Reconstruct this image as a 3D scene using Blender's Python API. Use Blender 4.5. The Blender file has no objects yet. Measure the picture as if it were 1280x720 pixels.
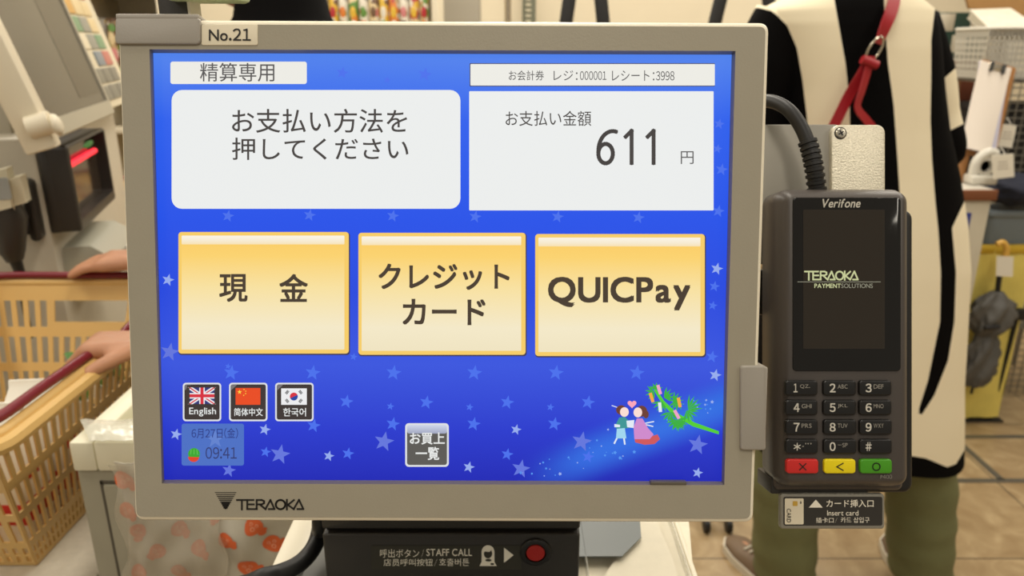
import bpy, bmesh, math, random
from math import sin, cos, tan, pi, radians, sqrt, atan2
from mathutils import Vector, Matrix, noise
random.seed(7)
SC = bpy.context.scene
COL = SC.collection

# ------------------------------------------------------------------ camera, world, lights, exposure
F, CX, CY = 931.0, 640.0, 360.0                    # focal length in pixels of a 1280x720 frame
PITCH = radians(18)
CAM = Vector((0, 0, 1.35))
RT = Vector((1, 0, 0)); FW = Vector((0, cos(PITCH), -sin(PITCH))); UP = Vector((0, sin(PITCH), cos(PITCH)))
cam = bpy.data.cameras.new('camera'); camo = bpy.data.objects.new('camera', cam); COL.objects.link(camo)
camo.location = CAM; camo.rotation_euler = (pi/2-PITCH, 0, 0)
cam.sensor_fit = 'HORIZONTAL'; cam.sensor_width = 36; cam.lens = 36*F/1280; cam.clip_start = 0.02
cam.dof.use_dof = True; cam.dof.focus_distance = 0.41; cam.dof.aperture_fstop = 11.0
SC.camera = camo
SC.view_settings.view_transform = 'Standard'; SC.view_settings.look = 'None'
SC.view_settings.exposure = 0.0; SC.view_settings.gamma = 1; SC.view_settings.use_curve_mapping = False
w = bpy.data.worlds.new('world'); SC.world = w; w.use_nodes = True
w.node_tree.nodes['Background'].inputs[0].default_value = (1, .91, .77, 1)
w.node_tree.nodes['Background'].inputs[1].default_value = 0.30
LAMP_W = 15.0
def lamp(x, y, sx=.3, sy=1.25, k=1.0):
    l = bpy.data.lights.new('ceiling_lamp', 'AREA'); l.shape = 'RECTANGLE'; l.size = sx; l.size_y = sy
    l.energy = LAMP_W*k; l.color = (1, .92, .79)
    o = bpy.data.objects.new('ceiling_lamp', l); COL.objects.link(o); o.location = (x, y, 2.72)
for lx in (-1.6, 0.1, 1.8):
    for ly, k in ((-1.1, .9), (0.75, 1.0), (2.4, 1.6), (4.0, 1.6)):
        lamp(lx, ly, k=k)

# ------------------------------------------------------------------ maths helpers
def ray(px, py): return FW + RT*((px-CX)/F) + UP*((CY-py)/F)
def at_y(px, py, y): d = ray(px, py); return CAM + d*(y/d.y)
def at_z(px, py, z): d = ray(px, py); return CAM + d*((z-CAM.z)/d.z)
def at_d(px, py, dep): return CAM + ray(px, py)*dep
class Frame:
    """a plane in the place: origin, in-plane axes u and v, normal n (towards the viewer's side)"""
    def __init__(s, o, u, v):
        s.o = Vector(o); s.u = Vector(u).normalized(); s.n = s.u.cross(Vector(v)).normalized(); s.v = s.n.cross(s.u)
    def M(s):
        m = Matrix((s.u, s.v, s.n)).transposed().to_4x4(); m.translation = s.o; return m
    def L(s, px, py, h=0.0):                       # measured spot of the photograph -> local coordinates on the plane at height h
        d = ray(px, py); t = ((s.o + s.n*h - CAM).dot(s.n))/d.dot(s.n); q = CAM + d*t - s.o
        return Vector((q.dot(s.u), q.dot(s.v), h))
def lin(c):
    c /= 255.0
    return c/12.92 if c <= .04045 else ((c+.055)/1.055)**2.4
def rgb(c): return (lin(c[0]), lin(c[1]), lin(c[2]), 1)

# ------------------------------------------------------------------ materials
MATS = {}
def mat(name, c, rough=.5, metal=0, spec=.5, var=0.0, vs=30, bump=0.0, bs=200, alpha=1, trans=0, coat=0, sss=0):
    if name in MATS: return MATS[name]
    m = bpy.data.materials.new(name); m.use_nodes = True; nt = m.node_tree; b = nt.nodes['Principled BSDF']
    b.inputs['Base Color'].default_value = rgb(c); b.inputs['Roughness'].default_value = rough; b.inputs['Metallic'].default_value = metal
    b.inputs['Specular IOR Level'].default_value = spec; b.inputs['Alpha'].default_value = alpha; b.inputs['Transmission Weight'].default_value = trans
    b.inputs['Coat Weight'].default_value = coat
    if sss: b.inputs['Subsurface Weight'].default_value = sss; b.inputs['Subsurface Radius'].default_value = (.01, .004, .002)
    if var or bump:
        tc = nt.nodes.new('ShaderNodeTexCoord')
    if var:
        n = nt.nodes.new('ShaderNodeTexNoise'); n.inputs['Scale'].default_value = vs; n.inputs['Detail'].default_value = 4
        nt.links.new(tc.outputs['Object'], n.inputs['Vector'])
        mp = nt.nodes.new('ShaderNodeMapRange'); mp.inputs[1].default_value = .3; mp.inputs[2].default_value = .7
        mp.inputs[3].default_value = 1-var; mp.inputs[4].default_value = 1+var
        nt.links.new(n.outputs['Fac'], mp.inputs[0])
        mx = nt.nodes.new('ShaderNodeVectorMath'); mx.operation = 'SCALE'; mx.inputs[0].default_value = rgb(c)[:3]
        nt.links.new(mp.outputs[0], mx.inputs['Scale']); nt.links.new(mx.outputs[0], b.inputs['Base Color'])
    if bump:
        n2 = nt.nodes.new('ShaderNodeTexNoise'); n2.inputs['Scale'].default_value = bs; n2.inputs['Detail'].default_value = 3
        nt.links.new(tc.outputs['Object'], n2.inputs['Vector'])
        bp = nt.nodes.new('ShaderNodeBump'); bp.inputs['Strength'].default_value = bump; bp.inputs['Distance'].default_value = .002
        nt.links.new(n2.outputs['Fac'], bp.inputs['Height']); nt.links.new(bp.outputs[0], b.inputs['Normal'])
    MATS[name] = m; return m
def glow(name, c, k=1.0, spec=.25):
    """lit display pixels: dark glossy surface that gives off light"""
    if name in MATS: return MATS[name]
    m = bpy.data.materials.new(name); m.use_nodes = True; b = m.node_tree.nodes['Principled BSDF']
    b.inputs['Base Color'].default_value = (.004, .004, .004, 1); b.inputs['Roughness'].default_value = .38; b.inputs['Specular IOR Level'].default_value = spec
    b.inputs['Emission Color'].default_value = rgb(c); b.inputs['Emission Strength'].default_value = k
    MATS[name] = m; return m
def glow_ramp(name, axis, a0, a1, stops, k=1.0, band=None):
    m = glow(name, (0, 0, 0), k); nt = m.node_tree; b = nt.nodes['Principled BSDF']
    tc = nt.nodes.new('ShaderNodeTexCoord'); sp = nt.nodes.new('ShaderNodeSeparateXYZ'); nt.links.new(tc.outputs['Object'], sp.inputs[0])
    mp = nt.nodes.new('ShaderNodeMapRange'); mp.inputs[1].default_value = a0; mp.inputs[2].default_value = a1
    nt.links.new(sp.outputs[axis], mp.inputs[0])
    rp = nt.nodes.new('ShaderNodeValToRGB'); cr = rp.color_ramp
    while len(cr.elements) < len(stops): cr.elements.new(.5)
    for e, (t, c) in zip(cr.elements, stops): e.position = t; e.color = rgb(c)
    nt.links.new(mp.outputs[0], rp.inputs[0]); out = rp.outputs[0]
    if band:                                       # a lighter river of stars across the wallpaper
        (p, q, wd, c) = band; d = Vector((q[0]-p[0], q[1]-p[1], 0)).normalized(); nn = Vector((-d.y, d.x, 0))
        dot = nt.nodes.new('ShaderNodeVectorMath'); dot.operation = 'DOT_PRODUCT'; nt.links.new(tc.outputs['Object'], dot.inputs[0]); dot.inputs[1].default_value = nn
        sb = nt.nodes.new('ShaderNodeMath'); sb.operation = 'SUBTRACT'; nt.links.new(dot.outputs['Value'], sb.inputs[0]); sb.inputs[1].default_value = nn.dot(Vector((p[0], p[1], 0)))
        ab = nt.nodes.new('ShaderNodeMath'); ab.operation = 'ABSOLUTE'; nt.links.new(sb.outputs[0], ab.inputs[0])
        m1 = nt.nodes.new('ShaderNodeMapRange'); m1.interpolation_type = 'SMOOTHSTEP'; m1.inputs[1].default_value = 0; m1.inputs[2].default_value = wd; m1.inputs[3].default_value = 1; m1.inputs[4].default_value = 0
        nt.links.new(ab.outputs[0], m1.inputs[0])
        m2 = nt.nodes.new('ShaderNodeMapRange'); m2.interpolation_type = 'SMOOTHSTEP'; m2.inputs[1].default_value = p[0]; m2.inputs[2].default_value = p[0]+.05
        nt.links.new(sp.outputs[0], m2.inputs[0])
        mu = nt.nodes.new('ShaderNodeMath'); mu.operation = 'MULTIPLY'; nt.links.new(m1.outputs[0], mu.inputs[0]); nt.links.new(m2.outputs[0], mu.inputs[1])
        mx = nt.nodes.new('ShaderNodeMix'); mx.data_type = 'RGBA'; nt.links.new(mu.outputs[0], mx.inputs[0]); nt.links.new(out, mx.inputs[6]); mx.inputs[7].default_value = rgb(c)
        out = mx.outputs[2]
    nt.links.new(out, b.inputs['Emission Color'])
    return m

# ------------------------------------------------------------------ geometry builder
def rr(x0, y0, x1, y1, r, n=5):
    """rounded rectangle outline, counter-clockwise when y grows upwards"""
    r = min(r, abs(x1-x0)/2-1e-6, abs(y1-y0)/2-1e-6); o = []
    for cx, cy, a in ((x1-r, y0+r, -90), (x1-r, y1-r, 0), (x0+r, y1-r, 90), (x0+r, y0+r, 180)):
        for i in range(n+1): t = radians(a+90*i/n); o.append((cx+r*cos(t), cy+r*sin(t)))
    return o
def offset(poly, d):
    """move an outline inwards by d (counter-clockwise outline)"""
    n = len(poly); out = []
    for i in range(n):
        p, q, s = Vector(poly[i-1][:2]), Vector(poly[i][:2]), Vector(poly[(i+1) % n][:2])
        a = (q-p); b = (s-q)
        if a.length < 1e-9: a = b
        if b.length < 1e-9: b = a
        a.normalize(); b.normalize(); na = Vector((-a.y, a.x)); nb = Vector((-b.y, b.x)); m = na+nb
        if m.length < 1e-6: m = na
        m.normalize(); k = max(.35, m.dot(na)); out.append((q.x+m.x*d/k, q.y+m.y*d/k))
    return out
TXT = {}
def glyph(ch):
    """one character as flat faces (digits and marks as their full-width forms)"""
    if ch in TXT: return TXT[ch]
    cu = bpy.data.curves.new('lettering', 'FONT'); cu.body = chr(ord(ch)+0xFEE0) if '!' <= ch <= '~' and not ch.isalpha() else ch; cu.resolution_u = 4
    o = bpy.data.objects.new('lettering', cu); COL.objects.link(o)
    bpy.context.view_layer.update(); dg = bpy.context.evaluated_depsgraph_get(); me = bpy.data.meshes.new_from_object(o.evaluated_get(dg))
    vs = [v.co.copy() for v in me.vertices]; fs = [tuple(p.vertices) for p in me.polygons]
    bpy.data.objects.remove(o); bpy.data.curves.remove(cu); bpy.data.meshes.remove(me)
    TXT[ch] = (vs, fs); return vs, fs
def text_mesh(s, bold=0.0, track=.085):
    V = []; Fs = []; x = 0.0
    for ch in s:
        if ch in ' \u3000': x += .27 if ch == ' ' else 1; continue
        vs, fs = glyph(ch)
        if '!' <= ch <= '~': a = min(v.x for v in vs); w_ = max(v.x for v in vs)-a+track+bold; dx = x-a+track/2; x += w_
        else: dx = x; x += .92 if '\uac00' <= ch <= '\ud7a3' else 1.0
        for oz, (ox, oy) in enumerate(((0, 0),) if not bold else tuple((bold*cos(i*pi/2+pi/4)*1.15, bold*sin(i*pi/2+pi/4)*1.15) for i in range(4))):   # heavier strokes: the letter laid over itself
            k = len(V); V += [Vector((v.x+dx+ox, v.y+oy, oz*4e-5)) for v in vs]; Fs += [tuple(k+i for i in f) for f in fs]
    return V, Fs
class G:
    def __init__(s, frame=None): s.v = []; s.f = []; s.m = []; s.mats = []; s.fr = frame
    def mi(s, m):
        if m not in s.mats: s.mats.append(m)
        return s.mats.index(m)
    def add(s, vs, fs, m, M=None):
        k = len(s.v); i = s.mi(m)
        for p in vs: s.v.append(M @ Vector(p) if M else Vector(p))
        for f in fs: s.f.append(tuple(k+j for j in f)); s.m.append(i)
        return s
    def poly(s, pts, m, M=None): return s.add(pts, [tuple(range(len(pts)))], m, M)
    def loft(s, rings, m, M=None, caps=True, closed=True):
        n = len(rings[0]); vs = [p for r in rings for p in r]; fs = []
        for i in range(len(rings)-1):
            for j in range(n if closed else n-1):
                a = i*n+j; b = i*n+(j+1) % n; fs.append((a, b, b+n, a+n))
        if caps: fs.append(tuple(reversed(range(n)))); k = (len(rings)-1)*n; fs.append(tuple(k+j for j in range(n)))
        return s.add(vs, fs, m, M)
    def prism(s, out, z0, z1, m, M=None, bev=0, both=False, seg=3):
        rings = []
        def R(o, z): return [(p[0], p[1], z) for p in o]
        if bev and both:
            for i in range(seg+1): a = pi/2*i/seg; rings.append(R(offset(out, bev*(1-sin(a))), z0+bev*(1-cos(a))))
        else: rings.append(R(out, z0))
        if bev:
            for i in range(seg+1): a = pi/2*i/seg; rings.append(R(offset(out, bev*(1-cos(a))), z1-bev*(1-sin(a))))
        else: rings.append(R(out, z1))
        return s.loft(rings, m, M)
    def box(s, a, b, m, bev=0, M=None, seg=2):
        x0, x1 = sorted((a[0], b[0])); y0, y1 = sorted((a[1], b[1])); z0, z1 = sorted((a[2], b[2]))
        bm = bmesh.new(); bmesh.ops.create_cube(bm, size=1)
        for v in bm.verts: v.co = Vector(((x0+x1)/2+v.co.x*(x1-x0), (y0+y1)/2+v.co.y*(y1-y0), (z0+z1)/2+v.co.z*(z1-z0)))
        if bev: bmesh.ops.bevel(bm, geom=bm.edges[:], offset=min(bev, .49*min(x1-x0, y1-y0, z1-z0)), segments=seg, affect='EDGES', profile=.5)
        return s.bm(bm, m, M)
    def bm(s, bm, m, M=None):
        bm.verts.index_update(); s.add([v.co.copy() for v in bm.verts], [tuple(v.index for v in f.verts) for f in bm.faces], m, M); bm.free(); return s
    def tube(s, pts, r, m, n=10, M=None, caps=True, sq=None):
        pts = [Vector(p) for p in pts]; k = len(pts); rs = r if isinstance(r, (list, tuple)) else [r]*k
        rings = []; up = None
        for i in range(k):
            t = (pts[min(i+1, k-1)]-pts[max(i-1, 0)]).normalized()
            if up is None: up = Vector((0, 0, 1)) if abs(t.z) < .9 else Vector((1, 0, 0))
            a = (up - t*up.dot(t)).normalized(); up = a; b = t.cross(a)
            e = sq or (1, 1)
            rings.append([pts[i]+a*(rs[i]*e[0]*cos(2*pi*j/n))+b*(rs[i]*e[1]*sin(2*pi*j/n)) for j in range(n)])
        return s.loft(rings, m, M, caps)
    def lathe(s, prof, m, n=24, M=None):
        return s.loft([[(r*cos(2*pi*j/n), r*sin(2*pi*j/n), z) for j in range(n)] for r, z in prof], m, M)
    def ell(s, c, r, m, M=None, sub=3):
        bm = bmesh.new(); bmesh.ops.create_icosphere(bm, subdivisions=sub, radius=1)
        for v in bm.verts: v.co = Vector((v.co.x*r[0], v.co.y*r[1], v.co.z*r[2]))
        return s.bm(bm, m, Matrix.Translation(Vector(c)) @ M if M else Matrix.Translation(Vector(c)))
    def cap(s, a, b, ra, rb, m, n=12):                 # tapered limb with round ends
        a, b = Vector(a), Vector(b); t = (b-a); L = t.length; t.normalize(); pts = []; rs = []
        for i in range(5): q = pi/2*(1-i/4); pts.append(a-t*ra*sin(q)); rs.append(max(1e-4, ra*cos(q)))
        for i in range(5): q = pi/2*i/4; pts.append(b+t*rb*sin(q)); rs.append(max(1e-4, rb*cos(q)))
        return s.tube(pts, rs, m, n)
    # --- flat graphics measured on the frame's plane
    def P(s, pts, h, m): return s.poly([s.fr.L(x, y, h) for x, y in (pts if area(pts) < 0 else pts[::-1])], m)
    def R(s, x0, y0, x1, y1, r, h, m): return s.P(rr(x0, y0, x1, y1, r), h, m)
    def T(s, txt, x0, y0, x1, y1, h, m, bold=0.0, shear=0.0, rot=None):
        vs, fs = text_mesh(txt, bold); a0 = min(v.x for v in vs); a1 = max(v.x for v in vs); b0 = min(v.y for v in vs); b1 = max(v.y for v in vs)
        out = []
        for v in vs:
            tx = (v.x-a0)/(a1-a0); ty = (v.y-b0)/max(1e-6, b1-b0)
            if rot == 'cw': px, py = x1-(1-ty)*(x1-x0), y0+tx*(y1-y0)
            else: px, py = x0+tx*(x1-x0)+shear*(ty-.5), y1-ty*(y1-y0)
            out.append(s.fr.L(px, py, h+v.z))
        return s.add(out, fs, m)
    def S(s, pts, wd, h, m, closed=False):               # pen stroke of width wd
        pts = [Vector(p) for p in pts]; seq = list(zip(pts, pts[1:]+pts[:1])) if closed else list(zip(pts, pts[1:]))
        for p, q in seq:
            t = (q-p).normalized()*wd/2; nn = Vector((-t.y, t.x)); a, b = p-t*.8, q+t*.8
            s.P([tuple(a+nn), tuple(b+nn), tuple(b-nn), tuple(a-nn)], h, m)
        return s
    def build(s, name, parent=None, smooth=True, ang=38, merge=False):
        me = bpy.data.meshes.new(name); me.from_pydata([tuple(v) for v in s.v], [], s.f)
        for m in s.mats: me.materials.append(m)
        me.polygons.foreach_set('material_index', s.m); me.validate()
        if smooth:
            bm = bmesh.new(); bm.from_mesh(me)
            if merge: bmesh.ops.remove_doubles(bm, verts=bm.verts, dist=1e-5)
            ca = radians(ang)
            for f in bm.faces: f.smooth = True
            for e in bm.edges:
                e.smooth = len(e.link_faces) == 2 and e.calc_face_angle(0) < ca
            bm.to_mesh(me); bm.free()
        me.update(); o = bpy.data.objects.new(name, me); COL.objects.link(o)
        if parent: o.parent = parent
        return o
def area(p): return sum(p[i-1][0]*p[i][1]-p[i][0]*p[i-1][1] for i in range(len(p)))/2
def tag(o, label, cat, group=None, kind=None):
    if label: o['label'] = label
    if cat: o['category'] = cat
    if group: o['group'] = group
    if kind: o['kind'] = kind
    return o
def thing(name, label, cat, loc=(0, 0, 0), frame=None, group=None, rz=0):
    o = bpy.data.objects.new(name, None); COL.objects.link(o); o.empty_display_size = .05
    if frame: o.matrix_world = frame.M()
    else: o.location = loc; o.rotation_euler = (0, 0, rz)
    return tag(o, label, cat, group)
def clone(o, M=None, label=None):
    r = o.copy(); COL.objects.link(r)
    if M is not None: r.matrix_world = M
    if label: r['label'] = label
    for ch in list(o.children):
        c = ch.copy(); COL.objects.link(c); c.parent = r
        for g in ch.children: d = g.copy(); COL.objects.link(d); d.parent = c
    return r
def smooth_curve(pts, n=8):                             # Catmull-Rom through points
    pts = [Vector(p) for p in pts]; out = []; P = [pts[0]*2-pts[1]]+pts+[pts[-1]*2-pts[-2]]
    for i in range(1, len(P)-2):
        for j in range(n):
            t = j/n; a, b, c, d = P[i-1], P[i], P[i+1], P[i+2]
            out.append(.5*((2*b)+(c-a)*t+(2*a-5*b+4*c-d)*t*t+(3*b-a-3*c+d)*t**3))
    out.append(pts[-1]); return out
Z = Vector((0, 0, 1))

# ================================================================== SETTING
def floor_mat():
    m = bpy.data.materials.new('floor_tiles'); m.use_nodes = True; nt = m.node_tree; b = nt.nodes['Principled BSDF']; N = nt.nodes.new; K = nt.links.new
    tc = N('ShaderNodeTexCoord'); sp = N('ShaderNodeSeparateXYZ'); K(tc.outputs['Object'], sp.inputs[0])
    def line(out, off, per, wd):
        a = N('ShaderNodeMath'); a.operation = 'SUBTRACT'; K(out, a.inputs[0]); a.inputs[1].default_value = off-per*40
        f = N('ShaderNodeMath'); f.operation = 'MODULO'; K(a.outputs[0], f.inputs[0]); f.inputs[1].default_value = per
        c = N('ShaderNodeMath'); c.operation = 'LESS_THAN'; K(f.outputs[0], c.inputs[0]); c.inputs[1].default_value = wd
        return c.outputs[0]
    gx = line(sp.outputs[0], .636, .47, .0045); gy = line(sp.outputs[1], 1.728, .385, .0045)
    mx = N('ShaderNodeMath'); mx.operation = 'MAXIMUM'; K(gx, mx.inputs[0]); K(gy, mx.inputs[1])
    n1 = N('ShaderNodeTexNoise'); n1.inputs['Scale'].default_value = 9; n1.inputs['Detail'].default_value = 6; n1.inputs['Distortion'].default_value = 1.5; K(tc.outputs['Object'], n1.inputs['Vector'])
    rp = N('ShaderNodeValToRGB'); cr = rp.color_ramp; cr.elements[0].position = .3; cr.elements[0].color = rgb((146, 122, 88)); cr.elements[1].position = .72; cr.elements[1].color = rgb((178, 156, 120))
    e = cr.elements.new(.52); e.color = rgb((160, 137, 102)); K(n1.outputs['Fac'], rp.inputs[0])
    mi = N('ShaderNodeMix'); mi.data_type = 'RGBA'; K(mx.outputs[0], mi.inputs[0]); K(rp.outputs[0], mi.inputs[6]); mi.inputs[7].default_value = rgb((70, 58, 44))
    K(mi.outputs[2], b.inputs['Base Color']); b.inputs['Roughness'].default_value = .32
    return m
g = G(); g.box((-4, -2.5, -.1), (4.5, 5.2, 0), floor_mat()); tag(g.build('floor', smooth=False), None, None, kind='structure')
CREAM = mat('cream_paint', (225, 214, 188), .7, var=.03, vs=3)
g = G(); g.box((-4, 5.1, 0), (4.5, 5.2, 2.8), CREAM); tag(g.build('wall_back', smooth=False), None, None, kind='structure')
g = G(); g.box((4.4, -2.5, 0), (4.5, 5.1, 2.8), CREAM); tag(g.build('wall_right', smooth=False), None, None, kind='structure')
g = G(); g.box((-4, -2.5, 0), (-3.9, 5.1, 2.8), CREAM); tag(g.build('wall_left', smooth=False), None, None, kind='structure')
# metal expansion strip let into the floor beside the sweater wearer
g = G(); m = mat('floor_strip', (120, 116, 106), .35, metal=.6)
a, b, c = at_z(1196, 601, 0), at_z(1330, 601, 0), at_z(1252, 600, 0); d = at_z(1195, 546, 0); e = at_z(1330, 546, 0)
g.box((a.x-.12, a.y-.012, -.001), (3.4, a.y+.012, .0015), m); g.box((c.x-.012, c.y, -.001), (c.x+.012, d.y, .0015), m); g.box((c.x-.3, d.y-.012, -.001), (3.4, d.y+.012, .0015), m)
tag(g.build('trim_1', smooth=False), None, None, kind='structure')

# ================================================================== TOUCHSCREEN MONITOR
k0 = .0782; rl = radians(-.29)
v0 = (UP - FW*k0).normalized(); u0 = RT.copy(); u1 = u0*cos(rl)+v0*sin(rl); v1 = v0*cos(rl)-u0*sin(rl)
MF = Frame(CAM + FW*.4033, u1, v1)
BEZ = mat('bezel_grey', (162, 155, 137), .42, var=.015, vs=60, bump=.05, bs=900)
SHELL = mat('shell_ivory', (246, 238, 216), .38, bump=.04, bs=900)
CLIP = mat('clip_grey', (158, 152, 142), .4, bump=.05, bs=900)
DARK = mat('dark_plastic', (46, 43, 39), .45, bump=.06, bs=700)
BLACK = mat('black_rubber', (20, 19, 18), .5)
INK = mat('ink_black', (28, 24, 20), .5)
monitor = thing('touchscreen_monitor', 'large grey-beige touchscreen payment monitor with a lit blue screen, facing us in front', 'monitor', frame=MF)
def mp(px, py, h=0): p = MF.L(px, py, h); return (p.x, p.y)
# outer shell
sq = [mp(145, 23), mp(167, 652), mp(943, 655), mp(963, 27)]
def rq(quad, r, n=6):                                  # rounded quad, quad given TL, BL, BR, TR -> counter-clockwise
    o = []; q = [Vector(p) for p in quad]
    for i in range(4):
        p, c, s = q[i-1], q[i], q[(i+1) % 4]; a = (p-c).normalized()*r; b = (s-c).normalized()*r
        for j in range(n+1): t = j/n; o.append(tuple((c+a)*(1-t)**2+c*2*t*(1-t)+(c+b)*t*t))
    return o
shell_o = rq(sq, .0055)
g = G(); rings = [[(x, y, z) for x, y in offset(shell_o, d)] for d, z in ((.003, -.042), (.0008, -.0415), (0, -.0395), (0, -.004), (.0003, -.0022), (.001, -.0012), (.0022, -.0008), (.006, -.0008), (.006, -.0066))]
g.loft(rings, SHELL)
# a ring-shaped shell: front pane is the bezel; the shell's front hides behind it
back = [(x*.72, y*.72-.006) for x, y in shell_o]
g.prism(back, -.068, -.04, mat('shell_back', (205, 200, 186), .45), bev=.006)
g.build('housing', monitor)
# bezel ring with sloping inner edge
bz_o = rq([mp(148.5, 29), mp(170, 646.5), mp(938.5, 649), mp(958, 32.5)], .004)
bi = [mp(187.5, 62), mp(203, 604), mp(905, 606), mp(919, 64)]
def dense(quad, n):                                     # same point count as the outer outline
    out = []; m_ = n//4
    for i in range(4):
        a = Vector(quad[i])
        for j in range(m_): out.append(tuple(a))
    return out
nn = len(bz_o); inn = dense(bi, nn)
ic = [mp(192, 67, -.006), mp(205.5, 599, -.006), mp(901.5, 601, -.006), mp(914, 69, -.006)]; icd = dense(ic, nn)
g = G()
g.loft([[(x, y, -.0012) for x, y in bz_o], [(x, y, .0006) for x, y in offset(bz_o, .0006)], [(x, y, .0006) for x, y in inn]], BEZ, caps=False)
g.loft([[(x, y, .0006) for x, y in inn], [(x, y, -.0012) for x, y in offset(inn, .0012)] if False else [(x*.9985, y*.9985, -.001) for x, y in inn], [(x, y, -.006) for x, y in icd]], mat('bezel_lip', (120, 113, 102), .4), caps=False)
g.build('bezel', monitor, merge=True)
# display picture
hS = .0006 - .0012
hs = -.0052
# wallpaper on the screen panel, viewing-angle brightness painted into its blue ramp
yT = MF.L(555, 68, hs).y; yB = MF.L(555, 600, hs).y
WALLP = glow_ramp('wallpaper_angle_falloff', 1, yB, yT, [(0, (30, 40, 182)), (.12, (40, 58, 205)), (.28, (58, 86, 222)), (.45, (40, 74, 222)), (.62, (36, 82, 232)), (.85, (44, 96, 236)), (1, (80, 130, 236))],
                  band=(tuple(MF.L(640, 606, hs))[:2], tuple(MF.L(898, 508, hs))[:2], .017, (50, 110, 226)))
g = G(MF)
g.P([(190, 65), (203.5, 601.5), (903, 603.5), (915, 67)], hs, WALLP)
STAR1 = glow('display_star_pale', (150, 172, 236)); STAR2 = glow('display_star_faded', (74, 112, 236)); STAR3 = glow('display_star_soft', (100, 118, 220)); STAR4 = glow('display_star_cyan', (86, 150, 240))
def star(cx, cy, r, m, rot=0.0, h=hs+.00015, q=.42):
    g.P([(cx+(r if i % 2 == 0 else r*q)*sin(rot+pi*i/5), cy-(r if i % 2 == 0 else r*q)*cos(rot+pi*i/5)) for i in range(10)], h, m)
for x in (289, 391, 492, 593, 695, 796): star(x, 466, 10, STAR2, .15)
for x, y, r in ((433, 502, 9), (533, 503, 9), (634, 503, 9), (735, 503, 9), (488, 508, 5), (587, 509, 5), (688, 509, 5), (392, 532, 9), (491, 530, 9), (592, 530, 9), (693, 530, 9),
                (435, 567, 8), (332, 565, 7), (634, 568, 8), (735, 571, 8), (285, 270, 8), (387, 269, 8), (491, 270, 8), (594, 271, 8), (697, 271, 8), (798, 272, 8), (428, 91, 8), (531, 93, 9), (484, 100, 5),
                (285, 458, 4), (442, 446, 5), (899, 155, 7), (897, 186, 6), (902, 212, 8), (898, 264, 8), (893, 358, 7), (891, 382, 6), (890, 446, 8)): star(x, y, r, STAR2, .2)
for x, y, r in ((331, 537, 7.5), (411, 570, 7), (586, 584, 7.5), (645, 537, 7), (210, 350, 8), (896, 336, 8), (894, 469, 8), (872, 591, 7), (220, 543, 7.5)): star(x, y, r, STAR1, .25)
for x, y, r in ((350, 568, 13), (480, 552, 13), (727, 552, 13), (651, 586, 12), (872, 556, 13), (286, 588, 9), (212, 440, 12)): star(x, y, r, STAR3, .2)
for i in range(70):
    t = random.random(); x = 650+245*t; y = 602-95*t**1.1+random.gauss(0, 13); r = random.choice((.8, 1, 1.2, 1.6, 2.4))
    if x > 893 or y > 597: continue
    if 762 < x < 832 and y < 560: continue
    star(x, y, r, random.choice((STAR4, STAR4, STAR1)), random.random(), q=.6)
screen = g.build('screen', monitor, smooth=False)
screen['label'] = 'lit blue display with a starry wallpaper'
h1, h2, h3, h4, h5 = hs+.0003, hs+.00045, hs+.0006, hs+.00075, hs+.0009
WHITE = glow('display_white', (235, 237, 236)); WARMW = glow('display_warm_white', (236, 235, 228)); GREYT = glow('display_grey_text', (88, 86, 86)); DKT = glow('display_dark_text', (70, 66, 64)); SHD = glow('display_edge_shadow', (60, 62, 96))
def sub(name, label=None):
    gg = G(MF)
    def done():
        o = gg.build(name, screen, smooth=False)
        if label: o['label'] = label
        return o
    return gg, done
q, fin = sub('title_panel', 'white tab reading payment only'); q.R(213, 77, 383.5, 105, 3, h1, WARMW); q.T('精算専用', 250, 78.5, 343, 102, h2, GREYT, .004); fin()
q, fin = sub('message_panel', 'white rounded message panel with two lines of grey writing'); q.R(214.5, 112.5, 575.5, 261, 13, h1, WHITE)
q.T('お支払い方法を', 290, 136, 509, 166, h2, DKT, .006); q.T('押してください', 290, 172, 510.5, 200, h2, DKT, .006); fin()
q, fin = sub('receipt_panel', 'thin white strip with the receipt number'); q.R(587, 79, 893.5, 108, 1, h1, SHD); q.R(588, 80, 893.5, 107, 1, h2, WARMW); q.T('お会計券', 636, 88, 680, 100.5, h3, GREYT, .003)
q.T('レジ：', 692, 88, 722, 100.5, h3, GREYT); q.T('000001', 725, 89, 758, 100, h3, GREYT, .004); q.T('レシート：', 765, 88, 818, 101, h3, GREYT); q.T('3998', 820, 89, 843, 100.5, h3, GREYT, .004); fin()
q, fin = sub('amount_panel', 'white panel showing the amount due'); q.R(586.5, 114, 892, 263, 1, h1, WHITE); q.T('お支払い金額', 632, 138.5, 739, 157.5, h2, DKT, .002)
def roundstroke(pts, wd, m, h, closed=False):
    q.S(pts, wd, h, m, closed)
    for p in pts: q.P([(p[0]+wd/2*cos(a*pi/8), p[1]+wd/2*sin(a*pi/8)) for a in range(16)], h, m)
def arc(cx, cy, rx, ry, a0, a1, n=14): return [(cx+rx*cos(radians(a0+(a1-a0)*i/n)), cy+ry*sin(radians(a0+(a1-a0)*i/n))) for i in range(n+1)]
roundstroke(arc(757, 192, 9, 12, 0, 360, 24), 5, DKT, h2); roundstroke(arc(766, 189, 18, 25, 182, 283, 14), 5, DKT, h2)
for bx in (789.5, 817): roundstroke([(bx-7.5, 171), (bx, 163.5), (bx, 204)], 5, DKT, h2)
q.T('円', 851, 189, 867, 205, h2, GREYT, -.002); fin()
yb0 = MF.L(555, 443, hs).y; yb1 = MF.L(555, 308, hs).y
BTN = glow_ramp('display_button_face', 1, yb0, yb1, [(0, (238, 226, 192)), (.25, (243, 232, 200)), (.62, (247, 224, 160)), (.9, (250, 210, 112)), (1, (250, 206, 104))])
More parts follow.
